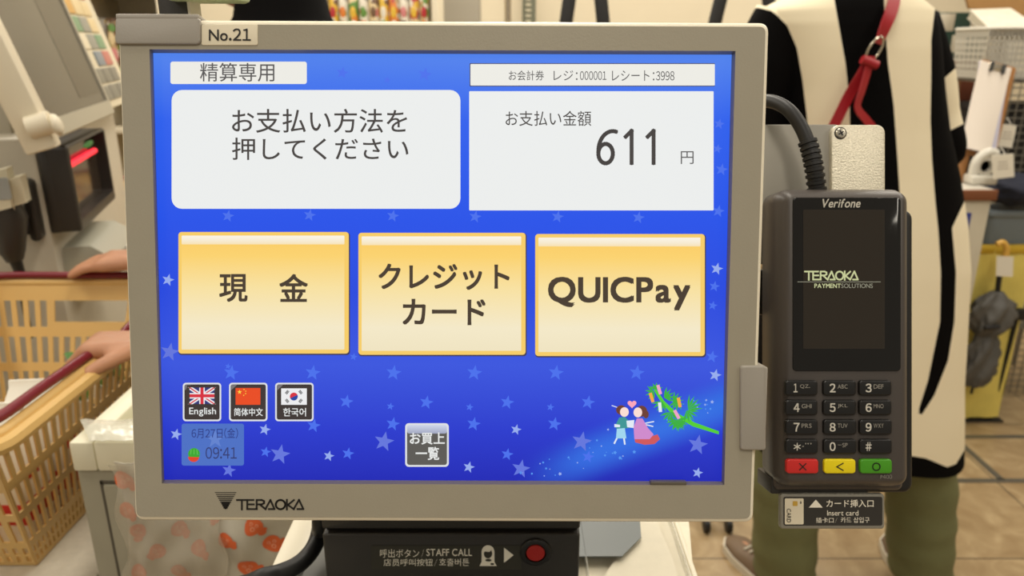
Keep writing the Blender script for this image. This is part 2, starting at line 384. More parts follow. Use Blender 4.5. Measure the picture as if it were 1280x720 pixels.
ybg = MF.L(555, 307, hs).y; ybh = MF.L(555, 295, hs).y
BTG = glow_ramp('display_button_gloss', 1, ybg, ybh, [(0, (246, 224, 178)), (.4, (246, 234, 208)), (1, (250, 244, 232))])
EDGE = glow('display_button_edge', (246, 204, 104)); EDGEL = glow('display_button_edge_light', (250, 220, 150)); BSH = glow('display_button_shadow', (64, 60, 90)); BTXT = glow('display_button_text', (72, 60, 48))
def pay(x0, y0, x1, y1, label):
    q, fin = sub('payment_button', label); q.R(x0, y0+.5, x1+1.5, y1+1.8, 4, h1, BSH); q.R(x0, y0, x1, y1, 4, h2, EDGE); q.R(x0+4, y0+4.5, x1-5.5, y1-5, 1, h3, BTN); q.R(x0+4, y0+4.5, x1-5.5, y0+15.5, 1, h4, BTG)
    return q, fin
q, fin = pay(223, 290, 436, 442, 'cream and gold button for cash'); q.T('現', 274, 342.5, 309.5, 377.5, h5, BTXT, .022); q.T('金', 349, 342.5, 385, 377.5, h5, BTXT, .022); fin()
q, fin = pay(448, 291, 657, 443.5, 'cream and gold button for credit card'); q.T('クレジット', 473, 329.5, 637, 362.5, h5, BTXT, .024); q.T('カード', 503, 373.5, 607, 406.5, h5, BTXT, .024); fin()
q, fin = pay(669, 292.5, 881, 445, 'cream and gold button with a word in Latin letters'); q.T('QUICPay', 685, 346, 863, 388, h5, BTXT, .03); fin()
LB = glow('display_language_border', (222, 224, 226)); LD = glow('display_language_face', (62, 54, 52)); LT = glow('display_language_text', (232, 234, 232)); LG = glow('display_language_gloss', (120, 116, 120))
RED = glow('display_red', (214, 50, 64)); FLAGW = glow('display_flag_white', (236, 236, 238)); NAVY = glow('display_navy', (52, 56, 120)); ORED = glow('display_orange_red', (232, 76, 34)); YEL = glow('display_yellow', (250, 214, 70)); BLK = glow('display_black', (40, 40, 44)); KBL = glow('display_flag_blue', (40, 70, 160))
def lang(x0, label):
    q, fin = sub('language_button', label); q.R(x0, 478.5, x0+48, 526.5, 4, h1, LB); q.R(x0+2, 480.5, x0+46, 524.5, 2.5, h2, LD); q.P([(x0+2.5, 481), (x0+10, 481), (x0+2.5, 488)], h3, LG); return q, fin
def clipR(pts, x0, y0, x1, y1): return [(min(max(x, x0), x1), min(max(y, y0), y1)) for x, y in pts]
q, fin = lang(228.5, 'dark language button with a red, white and blue crossed flag'); X0, Y0, X1, Y1 = 237, 484.5, 268, 505
q.P([(X0, Y0), (X1, Y0), (X1, Y1), (X0, Y1)], h3, NAVY)
for a, b in (((X0, Y0), (X1, Y1)), ((X1, Y0), (X0, Y1))): q.S([a, b], 4.6, h4, FLAGW)
for a, b in (((X0, Y0), (X1, Y1)), ((X1, Y0), (X0, Y1))): q.S([a, b], 1.5, h4+.00006, RED)
cx, cy = (X0+X1)/2, (Y0+Y1)/2
q.P([(cx-3.4, Y0), (cx+3.4, Y0), (cx+3.4, Y1), (cx-3.4, Y1)], h4+.0001, FLAGW); q.P([(X0, cy-3.4), (X1, cy-3.4), (X1, cy+3.4), (X0, cy+3.4)], h4+.0001, FLAGW)
q.P([(cx-2, Y0), (cx+2, Y0), (cx+2, Y1), (cx-2, Y1)], h4+.00014, RED); q.P([(X0, cy-2), (X1, cy-2), (X1, cy+2), (X0, cy+2)], h4+.00014, RED)
q.R(X0-3.5, Y0-3, X1+3.5, Y0-.2, .5, h4+.0002, LD); q.R(X0-3.5, Y1+.2, X1+3.5, Y1+3, .5, h4+.0002, LD); q.P([(X0-4, Y0), (X0-.1, Y0), (X0-.1, Y1), (X0-4, Y1)], h4+.0002, LD); q.P([(X1+.1, Y0), (X1+4, Y0), (X1+4, Y1), (X1+.1, Y1)], h4+.0002, LD)
q.T('English', 236.5, 509.5, 270, 520.5, h4, LT, .008); fin()
q, fin = lang(286.3, 'dark language button with a red flag of yellow stars'); q.P([(294.5, 485), (325.5, 485), (325.5, 506), (294.5, 506)], h3, ORED)
def stp(q, cx, cy, r, m, h): q.P([(cx+(r if i % 2 == 0 else r*.4)*sin(pi*i/5), cy-(r if i % 2 == 0 else r*.4)*cos(pi*i/5)) for i in range(10)], h, m)
stp(q, 299.5, 490, 3, YEL, h4)
for a in ((305, 486.8), (307.2, 489), (307, 492), (304.6, 494.2)): stp(q, a[0], a[1], 1.1, YEL, h4)
q.T('简体中文', 292.5, 510, 328.5, 520, h4, LT, .012); fin()
q, fin = lang(344, 'dark language button with a white flag and red-blue disc'); q.P([(351.5, 485.5), (383.5, 485.5), (383.5, 506), (351.5, 506)], h3, FLAGW)
q.P([(367.3+5*cos(a*pi/12), 495.7+5*sin(a*pi/12)) for a in range(24)], h4, KBL); q.P([(367.3+5*cos(a*pi/12+2.7), 495.7+5*sin(a*pi/12+2.7)) for a in range(13)], h4+.0001, RED)
for sx in (-1, 1):
    for sy in (-1, 1):
        for d in (-1.5, 0, 1.5): cx_, cy_ = 367.3+sx*8.4+sx*d*.6, 495.7+sy*5.4+sy*d*.5; q.S([(cx_-1.4, cy_+1.7*sx*sy), (cx_+1.4, cy_-1.7*sx*sy)], .8, h4, BLK)
q.T('한국어', 354, 510, 382.5, 520.5, h4, LT, .012); fin()
CLK = glow('display_clock_panel', (76, 112, 196)); CLT = glow('display_clock_text', (44, 58, 130)); CLT2 = glow('display_clock_time', (52, 58, 110)); MEL = glow('display_melon_green', (58, 168, 48)); MELD = glow('display_melon_stripe', (110, 200, 90)); MELR = glow('display_melon_red', (222, 70, 44))
q, fin = sub('clock_panel', 'pale blue panel with date, time and a melon picture'); q.R(227, 529.5, 305, 582, 3, h1, CLK); stp(q, 269, 549, 12, glow('display_clock_star', (98, 130, 206)), h2)
q.T('6月27日(金)', 239.5, 535, 297.5, 548, h3, CLT, .004); q.T('09:41', 257, 559, 296, 573.5, h3, CLT2, .002)
q.P(arc(242.5, 568, 7.5, 8, 180, 360), h3, MEL); q.P(arc(242, 571, 7, 6.5, 0, 180), h3, MELR); q.P([(235, 567), (250, 568.5), (249, 571.5), (236, 571)], h4, MEL)
for dx in (-3.5, 0, 3.5): q.S([(242.5+dx, 562), (242.5+dx*1.2, 568)], .8, h4, MELD)
fin()
q, fin = sub('item_list_button', 'small grey glossy square button for the list of items'); q.R(506.5, 529, 561, 583.5, 4.5, h1, LB); q.R(508.8, 531.3, 558.7, 581.2, 3, h2, glow('display_list_face', (92, 90, 86)))
q.R(508.8, 531.3, 558.7, 542, 3, h3, glow_ramp('display_list_gloss', 1, MF.L(533, 542, hs).y, MF.L(533, 531, hs).y, [(0, (158, 164, 190)), (1, (205, 212, 232))]))
q.T('お買上', 512.3, 540.5, 556, 555.5, h4, LT, .02); q.T('一覧', 519.5, 558.5, 549, 575, h4, LT, .02); fin()
# plain picture of two robed figures, and of a bamboo branch
SKIN = glow('display_skin', (250, 222, 212)); HAIR = glow('display_hair', (108, 62, 52)); TEAL = glow('display_teal', (62, 150, 150)); AQUA = glow('display_aqua', (160, 214, 238)); PINK = glow('display_pink', (206, 138, 204)); CORAL = glow('display_coral', (206, 88, 92)); HEART = glow('display_heart', (250, 166, 186)); PALE = glow('display_pale', (226, 234, 244))
def E(q, cx, cy, rx, ry, h, m, n=20): q.P([(cx+rx*cos(2*pi*i/n), cy+ry*sin(2*pi*i/n)) for i in range(n)], h, m)
q, fin = sub('couple_picture', 'small picture of two robed figures under a pink heart')
q.P([(790+5.6*(16*sin(t)**3)/16, 505-5.4*(13*cos(t)-5*cos(2*t)-2*cos(3*t)-cos(4*t))/16) for t in [2*pi*i/24 for i in range(24)]], h1, HEART)
E(q, 776.5, 512.5, 6.5, 6, h1, HAIR); E(q, 780.5, 515, 5.5, 6, h2, SKIN); E(q, 802, 514, 7, 7, h1, HAIR); E(q, 797.3, 515.5, 5.4, 6.2, h2, SKIN); E(q, 807.5, 518, 3.5, 5, h2, HAIR)
q.P([(774, 522), (781, 521), (786, 526), (786, 535), (771, 537), (769, 532)], h1, TEAL); q.P([(771, 536), (781, 535), (783, 548), (770, 548)], h2, AQUA); q.P([(783, 526), (793, 525), (792, 535), (784, 534)], h2, PALE); q.P([(768, 530), (775, 531), (775, 534), (768, 534)], h2, PALE)
q.S([(771, 548), (768, 554)], 2, h2, PALE); q.S([(780, 548), (781, 555)], 2, h2, PALE); q.S([(765, 507), (771, 509)], 1, h2, PALE); q.S([(807, 529), (817, 527)], 1.4, h2, PALE); q.S([(808, 531), (816, 533)], 1.4, h2, PALE)
q.P([(796, 523), (803, 523), (810, 535), (817, 543), (812, 549), (793, 549), (792, 534)], h2, PINK); q.P([(793, 547), (812, 546), (822, 543), (825, 549), (818, 555), (806, 556), (794, 553)], h1, CORAL); fin()
GRN = glow('display_leaf_green', (60, 176, 62)); GRN2 = glow('display_stem_green', (84, 206, 52)); ORG = glow('display_orange', (242, 168, 66)); PKN = glow('display_strip_pink', (238, 162, 200))
q, fin = sub('bamboo_picture', 'green bamboo branch picture hung with paper strips')
q.P([(817, 487), (821, 487), (830, 501), (846, 516), (868, 528), (898.5, 539), (898.5, 543), (866, 533), (842, 519.5), (827, 504)], h1, GRN2); q.S([(866, 530), (860, 519), (862, 512)], 1.8, h1, GRN2)
def leaves(cx, cy, a0, a1, L, n=6):
    for i in range(n):
        a = radians(a0+(a1-a0)*i/(n-1)); t = Vector((cos(a), sin(a))); p = Vector((cx, cy)); nn_ = Vector((-t.y, t.x)); q.P([tuple(p), tuple(p+t*L*.5+nn_*1.5), tuple(p+t*L), tuple(p+t*L*.5-nn_*1.5)], h2, GRN)
leaves(820, 487, -150, -20, 9, 5); leaves(818, 490, 100, 220, 12, 5); leaves(830, 497, -75, 20, 14, 5); leaves(828, 502, 70, 170, 14, 5); leaves(841, 503, -80, 10, 14, 5); leaves(846, 502, 60, 150, 12, 4); leaves(860, 512, -85, -5, 19, 5); leaves(858, 513, 5, 100, 16, 5); leaves(838, 515, 20, 160, 14, 6); leaves(846, 525, -10, 190, 14, 9); leaves(848, 527, 20, 160, 13, 5)
for cx_, cy_, r_, m_ in ((824, 487, .3, PKN), (814.5, 497, .3, ORG), (849, 503, .2, ORG), (846, 518, .5, PKN), (825, 509, .1, PALE)):
    t = Vector((sin(r_), cos(r_))); p = Vector((cx_, cy_)); n_ = Vector((t.y, -t.x)); q.P([tuple(p-t*6-n_*2), tuple(p-t*6+n_*2), tuple(p+t*6+n_*2), tuple(p+t*6-n_*2)], h3, m_)
fin()
# lettering on the bezel, label, clips, sensor
def logo(q, x0, y0, x1, y1, wd, h, m):
    X = lambda t: x0+(x1-x0)*t; Y = lambda t: y0+(y1-y0)*t
    for pl in (((0, .08), (.25, .08)), ((.075, .08), (.075, 1)), ((.155, .08), (.155, .95), (.3, .95)), ((.17, .5), (.255, .5)), ((.295, .95), (.295, .08), (.37, .08), (.405, .18), (.405, .38), (.37, .5), (.31, .5)), ((.34, .5), (.43, .98)), ((.425, .95), (.5, .08), (.56, .95), (.475, .95)),
               ((.745, .05), (.745, 1)), ((.85, .08), (.76, .55), (.85, .97)), ((.845, .97), (.925, .06), (.99, .95), (.9, .95))):
        q.S([(X(a), Y(b)) for a, b in pl], wd, h, m)
    q.S([(X(.65+.07*cos(a*pi/10)), Y(.52+.44*sin(a*pi/10))) for a in range(20)], wd, h, m, True)
hb = .0008
q = G(MF)
for i in range(9):
    a = 615.3+i*2.3; wd = .8+i*.14; L = 13.8*(1-i*.1)
    q.P([(282-L, a), (282+L, a), (282+L*.94, a+wd), (282-L*.94, a+wd)], hb, INK)
q.P([(276.5, 628), (287.5, 628), (283, 636.5), (281, 636.5)], hb, INK); logo(q, 296, 624, 380, 637, 2.3, hb, INK)
q.build('brand_lettering', monitor, smooth=False)['label'] = 'black maker lettering and striped triangle on the lower bezel'
q = G(MF); LAB = mat('label_paper', (232, 222, 196), .6)
o_ = [tuple(MF.L(x, y, .001)[:2]) for x, y in reversed(rr(252, 30.5, 322, 56.5, 2))]
q.prism(o_, .0004, .0011, LAB, bev=.0002); q.T('No.21', 261, 35.5, 313.5, 51, .00125, INK, .012)
q.build('number_label', monitor, ang=20)['label'] = 'cream paper label with black number'
q = G(MF); o_ = [tuple(MF.L(x, y, .0022)[:2]) for x, y in reversed(rr(144, 22, 250, 55, 5))]
q.prism(o_, .0003, .0024, CLIP, bev=.0007); a, b = MF.L(144, 22, .0024), MF.L(250, 20, .0024)
q.box((a.x, a.y-.001, -.03), (b.x-.001, a.y+.0022, .0024), CLIP, .0008); q.build('corner_clip', monitor)
q = G(MF); o_ = [tuple(MF.L(x, y, .003)[:2]) for x, y in reversed(rr(926, 457.5, 957.5, 563, 4))]
q.prism(o_, .0003, .0032, CLIP, bev=.0009); a, b = MF.L(953, 459, .003), MF.L(957.5, 562, .003)
q.box((a.x, a.y, -.03), (b.x, b.y, .0026), CLIP, .001); q.build('side_clip', monitor)
q = G(MF); a, b = MF.L(813, 601.5, .0002), MF.L(858, 606, .0002); q.box((a.x, a.y, -.003), (b.x, b.y, .0011), mat('sensor_window', (96, 90, 80), .3), .0005); q.build('sensor', monitor)
# ------------------------------------------------------------------ pedestal under the monitor with the call button
PY = .462
pa, pb = at_y(404.5, 690, PY), at_y(724.5, 690, PY)
PFm = Frame((( pa.x+pb.x)/2, PY, .952), RT, Z)
ped = thing('kiosk_pedestal', 'dark grey pedestal carrying the monitor, with a round red call button', 'pedestal', frame=PFm)
hw = (pb.x-pa.x)/2; ztop = PFm.L(560, 668, 0).y
g = G(PFm); g.prism(rr(-hw, 0, hw, ztop, .002), -.16, 0, DARK, bev=.002)
g.prism(rr(-hw, ztop+.0035, hw, ztop+.05, .002), -.15, -.001, DARK, bev=.002); g.prism(rr(-hw+.002, ztop-.001, hw-.002, ztop+.006, .001), -.15, -.006, BLACK)
g.box((-.04, ztop+.045, -.13), (.04, ztop+.20, -.105), DARK, .004)
g.build('body', ped)
WTXT = mat('white_print', (246, 240, 222), .5)
g = G(PFm); g.R(464, 682, 652, 712, 1, .0004, mat('call_sticker', (52, 50, 40), .5)); g.T('呼出ボタン', 475, 686.5, 524, 697, .0006, WTXT); g.T('/', 527, 686.5, 530, 696.5, .0006, WTXT, .006); g.T('STAFF CALL', 533, 686, 590, 695, .0006, WTXT, .008)
g.T('店员呼叫按钮', 479.5, 698.5, 541, 707.5, .0006, WTXT); g.T('/', 543, 698.5, 546.5, 707.5, .0006, WTXT, .006); g.T('호출버튼', 549, 698, 586.5, 707.5, .0006, WTXT)
g.P([(599.3, 707.5), (602, 702.5), (602, 690)]+arc(610, 689.5, 8, 8, 180, 360, 10)+[(618, 702.5), (621, 707.5)], .0006, WTXT); g.P(arc(610, 692, 5.2, 6, -15, 195, 12)+[(606, 689.5), (612, 690), (614, 687.5)], .0008, mat('call_sticker', (0, 0, 0)))
g.P(arc(610.5, 700.3, 4, 1.7, 0, 360, 10), .0008, mat('call_sticker', (0, 0, 0))); g.R(613.2, 704, 617.5, 706.3, .4, .0008, mat('call_sticker', (0, 0, 0))); g.P([(630, 684.5), (642, 694), (630, 703.5)], .0006, WTXT)
g.build('call_sticker', ped, smooth=False)['label'] = 'sticker with white writing, a staff figure and an arrow'
cb = PFm.L(669.5, 691, .002); g = G(); Mt = Matrix.Translation((cb.x, cb.y, 0))
g.lathe([(.0115, 0), (.0115, .0016), (.0108, .0024), (.0098, .0028), (.0078, .0028), (.0072, .001)], mat('button_ring', (24, 22, 20), .3), 32, Mt)
rg = g.build('call_button', ped); g = G(); g.lathe([(.0068, 0), (.0068, .0026), (.0062, .0033), (.004, .0036), (.0001, .0037)], mat('button_red', (176, 26, 20), .35), 32, Mt); g.build('button_cap', rg)['label'] = 'red push cap'

# ------------------------------------------------------------------ kiosk deck (counter under the monitor)
DZ = .95; RAIL = mat('ivory_rail', (226, 218, 196), .4); DECKG = mat('deck_grey', (118, 118, 112), .5)
L0, R0 = -.192, .146
deck = thing('kiosk_counter', 'kiosk base counter with ivory side rails under the monitor', 'counter', (0, .56, 0))
g = G(); g.box((L0+.004, -.26, 0), (R0-.004, .16, DZ-.012), mat('kiosk_beige', (184, 176, 156), .5, var=.02), .006); g.build('cabinet', deck)
g = G(); g.box((L0+.006, -.255, DZ-.012), (R0-.006, .155, DZ), DECKG, .002); g.build('deck_plate', deck)
for x0, x1 in ((L0, L0+.022), (R0-.005, R0)):
    g = G(); g.box((x0, -.262, DZ-.03), (x1, .162, DZ+.006), RAIL, .0025); g.build('side_rail', deck)
# black power cable behind the pedestal
pts = [(-.105, .475, 1.15), (-.150, .55, 1.12), at_z(401, 640, 1.0), at_z(400, 660, .976), at_z(396, 676, .968), at_z(387, 692, .966), at_z(372, 706, .9655), at_z(350, 716, .9655), at_z(318, 726, .9645), Vector((-.235, .475, .93)), Vector((-.25, .47, .80)), Vector((-.255, .46, .4)), Vector((-.255, .45, .008))]
g = G(); g.tube(smooth_curve(pts), .0068, BLACK, 12); tag(g.build('power_cable'), 'thick black cable curling from behind the monitor over the ivory rail', 'cable')
# ------------------------------------------------------------------ tray with papers, right of pedestal
def onz(px, py, z): p = at_z(px, py, z); return p
tray = thing('plastic_tray', 'clear plastic tray holding papers at the right of the pedestal', 'tray', (0, 0, 0))
CLR = mat('clear_plastic', (226, 224, 212), .12, alpha=.35)
a = .058; tx1 = .138
g = G(); g.box((a, .47, DZ+.0005), (tx1, .70, DZ+.0025), CLR, .0008); g.build('floor_plate', tray)
for A, B in (((a, .47, DZ+.0006), (a+.0016, .70, DZ+.014)), ((tx1-.0016, .47, DZ+.0006), (tx1, .70, DZ+.014)), ((a, .47, DZ+.0006), (tx1, .4716, DZ+.014)), ((a, .6984, DZ+.0006), (tx1, .70, DZ+.014))):
    g = G(); g.box(A, B, CLR, .0006); g.build('side_wall', tray)
PAP = mat('receipt_paper', (226, 218, 196), .65, var=.03, vs=90); PRN = mat('receipt_print', (164, 158, 146), .7)
def sheet(pts_px, z, m, name, label, cat, prints=None, th=.0006, group=None):
    pts = [at_z(x, y, z) for x, y in pts_px]; xy = [(p.x, p.y) for p in pts]
    if area(xy) < 0: xy.reverse()
    g = G(); g.prism(xy, z-th, z, m)
    o = g.build(name, smooth=False); tag(o, label, cat, group)
    if prints:
        fr = Frame((0, 0, z), RT, Vector((0, 1, 0))); gg = G(fr); prints(gg); gg.build('print', o, smooth=False)
    return o
sheet([(720, 640), (860, 640), (868, 730), (715, 730)], DZ+.004, PAP, 'paper_sheet', 'cream paper lying flat in the clear tray beneath the others', 'paper')
def pr(gg):
    d = Vector((.72, -.69)); n_ = Vector((.69, .72)); c = Vector((778, 714)); i = 0
    for L, s in ((5, 0), (5, 8), (5, 16), (5, 24), (6, 33), (6, 42), (9, 52)):
        p = c+d*s*1.25
        for k in range(3 if L < 9 else 4):
            r = random.uniform(-3, 3); gg.S([tuple(p+n_*r-d*2), tuple(p+n_*(r+random.uniform(-2, 2))+d*2.2)], 1.3, .0003, PRN); gg.S([tuple(p+d*random.uniform(-2.5, 2.5)-n_*3.6), tuple(p+d*random.uniform(-2.5, 2.5)+n_*3.6)], 1.3, .0003, PRN)
    q0 = c+n_*11
    for s in range(0, 52, 5): gg.S([tuple(q0+d*s), tuple(q0+d*(s+3))], 1.2, .0003, PRN)
sheet([(752, 724), (800, 655), (820, 640), (826, 666), (842, 700), (850, 730), (752, 730)], DZ+.009, PAP, 'shop_receipt', 'creased shop receipt lying aslant in the tray with pale print', 'receipt', pr)
BG = mat('blue_grey_card', (116, 122, 122), .45); BGP = mat('card_print', (84, 88, 110), .6)
def pr2(gg): gg.R(753, 655.5, 777, 659, .5, .0003, BGP); gg.R(753, 661, 765, 664, .5, .0003, BGP); gg.R(787, 656, 793, 662, 2, .0003, BGP); gg.R(733.5, 656, 736, 661, .5, .0003, mat('white_print', (0, 0, 0)))
sheet([(712, 640), (799, 640), (801.5, 671), (777.5, 695), (712, 695.5)], DZ+.014, BG, 'plastic_card', 'blue-grey card with a cut corner lying over the receipts', 'card', pr2, th=.001)

# ================================================================== CARD TERMINAL
kt = .012; TF = Frame(CAM + RT*.19 + FW*.442, RT*cos(radians(-.15))+UP*sin(radians(-.15)), UP - FW*kt)
term = thing('card_terminal', 'dark grey card payment terminal with keypad, mounted right of the monitor', 'card terminal', frame=TF)
TBODY = mat('terminal_grey', (74, 68, 64), .4, bump=.06, bs=1200); KEY = mat('key_black', (22, 21, 20), .32); TGL = mat('terminal_glass', (18, 16, 13), .06, spec=.5); TDS = mat('terminal_display', (44, 38, 30), .10)
def to(x0, y0, x1, y1, r, h, F_=TF): return [tuple(F_.L(x, y, h)[:2]) for x, y in reversed(rr(x0, y0, x1, y1, r))]
g = G(TF); o_ = to(976, 240, 1134.5, 607, 13, -.003)
b2 = [(x*1.0, y*1.0) for x, y in o_]
rings = [[(x, y, -.034) for x, y in offset(o_, .001)], [(x, y, -.030) for x, y in offset(o_, -.002)], [(x, y, -.010) for x, y in offset(o_, -.0022)], [(x, y, -.004) for x, y in o_], [(x, y, -.0006) for x, y in offset(o_, .0028)], [(x, y, 0) for x, y in offset(o_, .0042)]]
g.loft(rings, TBODY); g.build('body', term)
# lower lip of the body
g = G(TF); o2 = to(968, 596, 1130, 614, 8, -.012); g.prism(o2, -.030, -.012, TBODY, bev=.003); g.build('card_slot_lip', term)
g = G(TF); g.prism(to(991, 247, 1126, 464, 5, .0006), -.001, .0007, TGL, bev=.0003); gl = g.build('glass', term); gl['label'] = 'glossy black glass panel'
TXA = glow('terminal_text_green', (196, 200, 150)); TXB = glow('terminal_text_grey', (150, 148, 128)); TXV = mat('terminal_badge', (196, 192, 180), .4)
g = G(TF); g.R(1004, 262, 1106, 436, 1, .00085, TDS); logo(g, 1006, 338.5, 1073, 350, 2.0, .001, TXA); g.P([(997, 352), (1101, 352), (1101, 352.7), (997, 352.7)], .001, TXB); g.T('PAYMENT', 1018, 354.5, 1051, 360, .001, TXA, .02); g.T('SOLUTIONS', 1051.5, 354.5, 1091, 360, .001, TXB)
g.build('display', gl, smooth=False)['label'] = 'dim display with pale green maker lettering'
g = G(TF); g.T('Verifone', 1027, 248.5, 1076, 259.5, .00085, TXV, .02, shear=2.5); g.build('badge_lettering', gl, smooth=False)
KW = mat('key_print', (206, 202, 190), .5); KG = mat('key_print_dim', (150, 146, 136), .5)
cols = ((981.5, 1022), (1029, 1070), (1074, 1114.5)); rows = ((475.5, 494.5), (500, 519), (524.5, 543.5), (549, 567.5))
labs = (('1', 'QZ.', '2', 'ABC', '3', 'DEF'), ('4', 'GHI', '5', 'JKL', '6', 'MNO'), ('7', 'PRS', '8', 'TUV', '9', 'WXY'), ('*', ",'\"", '0', '-SP', '#', ''))
def key(x0, y0, x1, y1, m): gg = G(TF); gg.prism(to(x0, y0, x1, y1, 4, .002), -.0005, .0024, m, bev=.0008); return gg
for r in range(4):
    for c in range(3):
        x0, x1 = cols[c]; y0, y1 = rows[r]; gg = key(x0+.5*(r > 1), y0, x1+.5*(r > 1), y1, KEY); d, l = labs[r][2*c:2*c+2]; bx = x0+(10.5, 8, 8)[c]; cy = (y0+y1)/2
        if d == '*': gg.T(d, bx, cy-4.5, bx+9, cy+5, .0026, KW, .02)
        else: gg.T(d, bx, cy-5.5, bx+(5 if d == '1' else 7.5), cy+5.5, .0026, KW, .025)
        if l:
            w_ = 11 if len(l) == 3 else 12; sx = bx+(8 if d == '1' else 10)
            gg.T(l, sx, cy-4.5, sx+w_+1.5, cy+.8, .0026, KG, .004)
        gg.build('key', term)
for (x0, x1), m, nm in zip(((983, 1023), (1030, 1069.5), (1075, 1115)), (mat('key_red', (206, 40, 36), .35), mat('key_yellow', (236, 214, 10), .35), mat('key_green', (70, 150, 24), .35)), ('red cancel key with a cross', 'yellow key with an arrow head', 'green confirm key with a ring')):
    gg = key(x0, 574, x1, 592, m); cx_ = x0+20.5; cy = 583.5
    if 'cross' in nm: gg.S([(cx_-4, cy-4), (cx_+4, cy+4)], 1.4, .0026, INK); gg.S([(cx_+4, cy-4), (cx_-4, cy+4)], 1.4, .0026, INK)
    elif 'arrow' in nm: gg.S([(cx_+3.5, cy-4.5), (cx_-4.5, cy), (cx_+3.5, cy+4.5)], 1.4, .0026, INK)
    else: gg.S([(cx_+4.6*cos(a*pi/10), cy+4.6*sin(a*pi/10)) for a in range(20)], 1.4, .0026, INK, True)
    gg.build('key', term)['label'] = nm
g = G(TF); g.T('P400', 1100.5, 593.5, 1115, 598.5, .0003, KG, .005); g.build('model_lettering', term, smooth=False)
# bracket behind: plates, screw, cradle
brk = thing('terminal_bracket', 'sheet metal bracket with a bright screwed plate holding the card terminal beside the monitor', 'bracket', frame=TF)
SPARK = mat('sparkle_metal', (226, 218, 196), .35, metal=.55, var=.10, vs=900, bump=.25, bs=900)
g = G(TF); g.prism(to(940, 155.5, 1048, 330, 3, -.044), -.048, -.044, mat('bracket_grey', (150, 146, 136), .4, metal=.3, var=.03, vs=40), bev=.0008); g.build('back_plate', brk)
g = G(TF); g.prism(to(1039.5, 156, 1106.5, 330, 10, -.040), -.0438, -.040, SPARK, bev=.0007); fp = g.build('front_plate', brk); fp['label'] = 'bright speckled metal plate'
p = TF.L(1050.5, 166.5, -.040); Mt = Matrix.Translation((p.x, p.y, -.0402)); g = G()
g.lathe([(.0040, 0), (.0040, .0004), (.0036, .0005)], INK, 24, Mt); g.lathe([(.0033, 0), (.0033, .0008), (.0028, .0014), (.0001, .0016)], mat('screw_steel', (196, 190, 174), .25, metal=.8), 24, Mt)
for a in (.5, .5+pi/2): g.box((-.0018, -.0004, .0013), (.0018, .0004, .0018), INK, 0, Mt @ Matrix.Rotation(a, 4, 'Z'))
g.build('screw', fp)
g = G(TF); g.prism(to(972, 262, 1140.5, 616, 12, -.036), -.046, -.0345, BLACK, bev=.003, both=True); g.build('cradle', brk)
g = G(TF); a = TF.L(955, 300, -.06); b = TF.L(1000, 340, -.06); g.box((-.24, a.y-.05, -.062), (.0, a.y-.02, -.047), DARK, .002); g.build('support_arm', brk)
# card slot sign
sg = thing('card_slot_sign', 'small dark sign with a card picture and white arrow under the card terminal', 'sign', frame=TF)
hq = -.012; g = G(TF); g.prism(to(975.5, 617.5, 1106, 661.5, 4, hq), hq-.0035, hq, mat('sign_frame', (138, 134, 122), .45), bev=.001); g.box((-.03, TF.L(1040, 612, hq).y-.004, hq-.03), (.03, TF.L(1040, 612, hq).y+.006, hq-.0035), DARK, .001)
g.build('frame', sg)
g = G(TF); SGD = mat('sign_dark', (50, 47, 42), .45); e_ = hq+.0003; g.R(979.5, 621, 1103, 657, 2.5, e_, SGD); g.R(981, 623, 1004.5, 655.5, 1.5, e_+.0002, mat('sign_card', (232, 222, 196), .5)); g.R(991, 626.5, 997, 632.5, 1, e_+.0004, mat('sign_chip', (206, 166, 66), .4)); g.P([(1000, 629.5), (1002, 629.5), (1001, 625.5)], e_+.0004, INK)
g.T('CARD', 983.5, 636, 988.8, 653, e_+.0004, INK, .006, rot='cw'); g.P([(1011, 634.5), (1028.5, 634.5), (1019.8, 624.5)], e_+.0002, WTXT); g.T('カード挿入口', 1033, 624.5, 1092, 634, e_+.0002, WTXT, .012); g.T('Insert card', 1034, 638, 1073, 644.5, e_+.0002, WTXT, .004)
g.T('插卡口', 1020, 647, 1042, 653.5, e_+.0002, WTXT); g.T('/', 1044, 647, 1046.5, 653.5, e_+.0002, WTXT); g.T('카드 삽입구', 1051, 646.5, 1087, 653.5, e_+.0002, WTXT)
g.build('sign_face', sg, smooth=False)['label'] = 'dark printed face in four languages'
# terminal cable with ribbed sleeve
cab = thing('terminal_cable', 'black cable with ribbed end plugged into the top of the card terminal', 'cable')
cp = [at_d(925, 150, .50), at_d(945, 129, .49), at_d(965, 127, .475), at_d(985, 137, .463), at_d(1001, 158, .459), at_d(1012, 185, .457), at_d(1018, 212, .456), at_d(1022, 245, .458)]
cv = smooth_curve(cp, 8); g = G(); g.tube(cv, .0043, BLACK, 12); g.build('cord', cab)
g = G(); sl = [p for p in cv if True][38:]; g.tube(sl, .0048, BLACK, 12)
for i in range(0, len(sl)-1, 2): d = (sl[i+1]-sl[i]).normalized(); g.tube([sl[i]-d*.0013, sl[i]-d*.0009, sl[i]+d*.0009, sl[i]+d*.0013], [.0048, .0058, .0058, .0048], BLACK, 14)
g.build('ribbed_sleeve', cab)

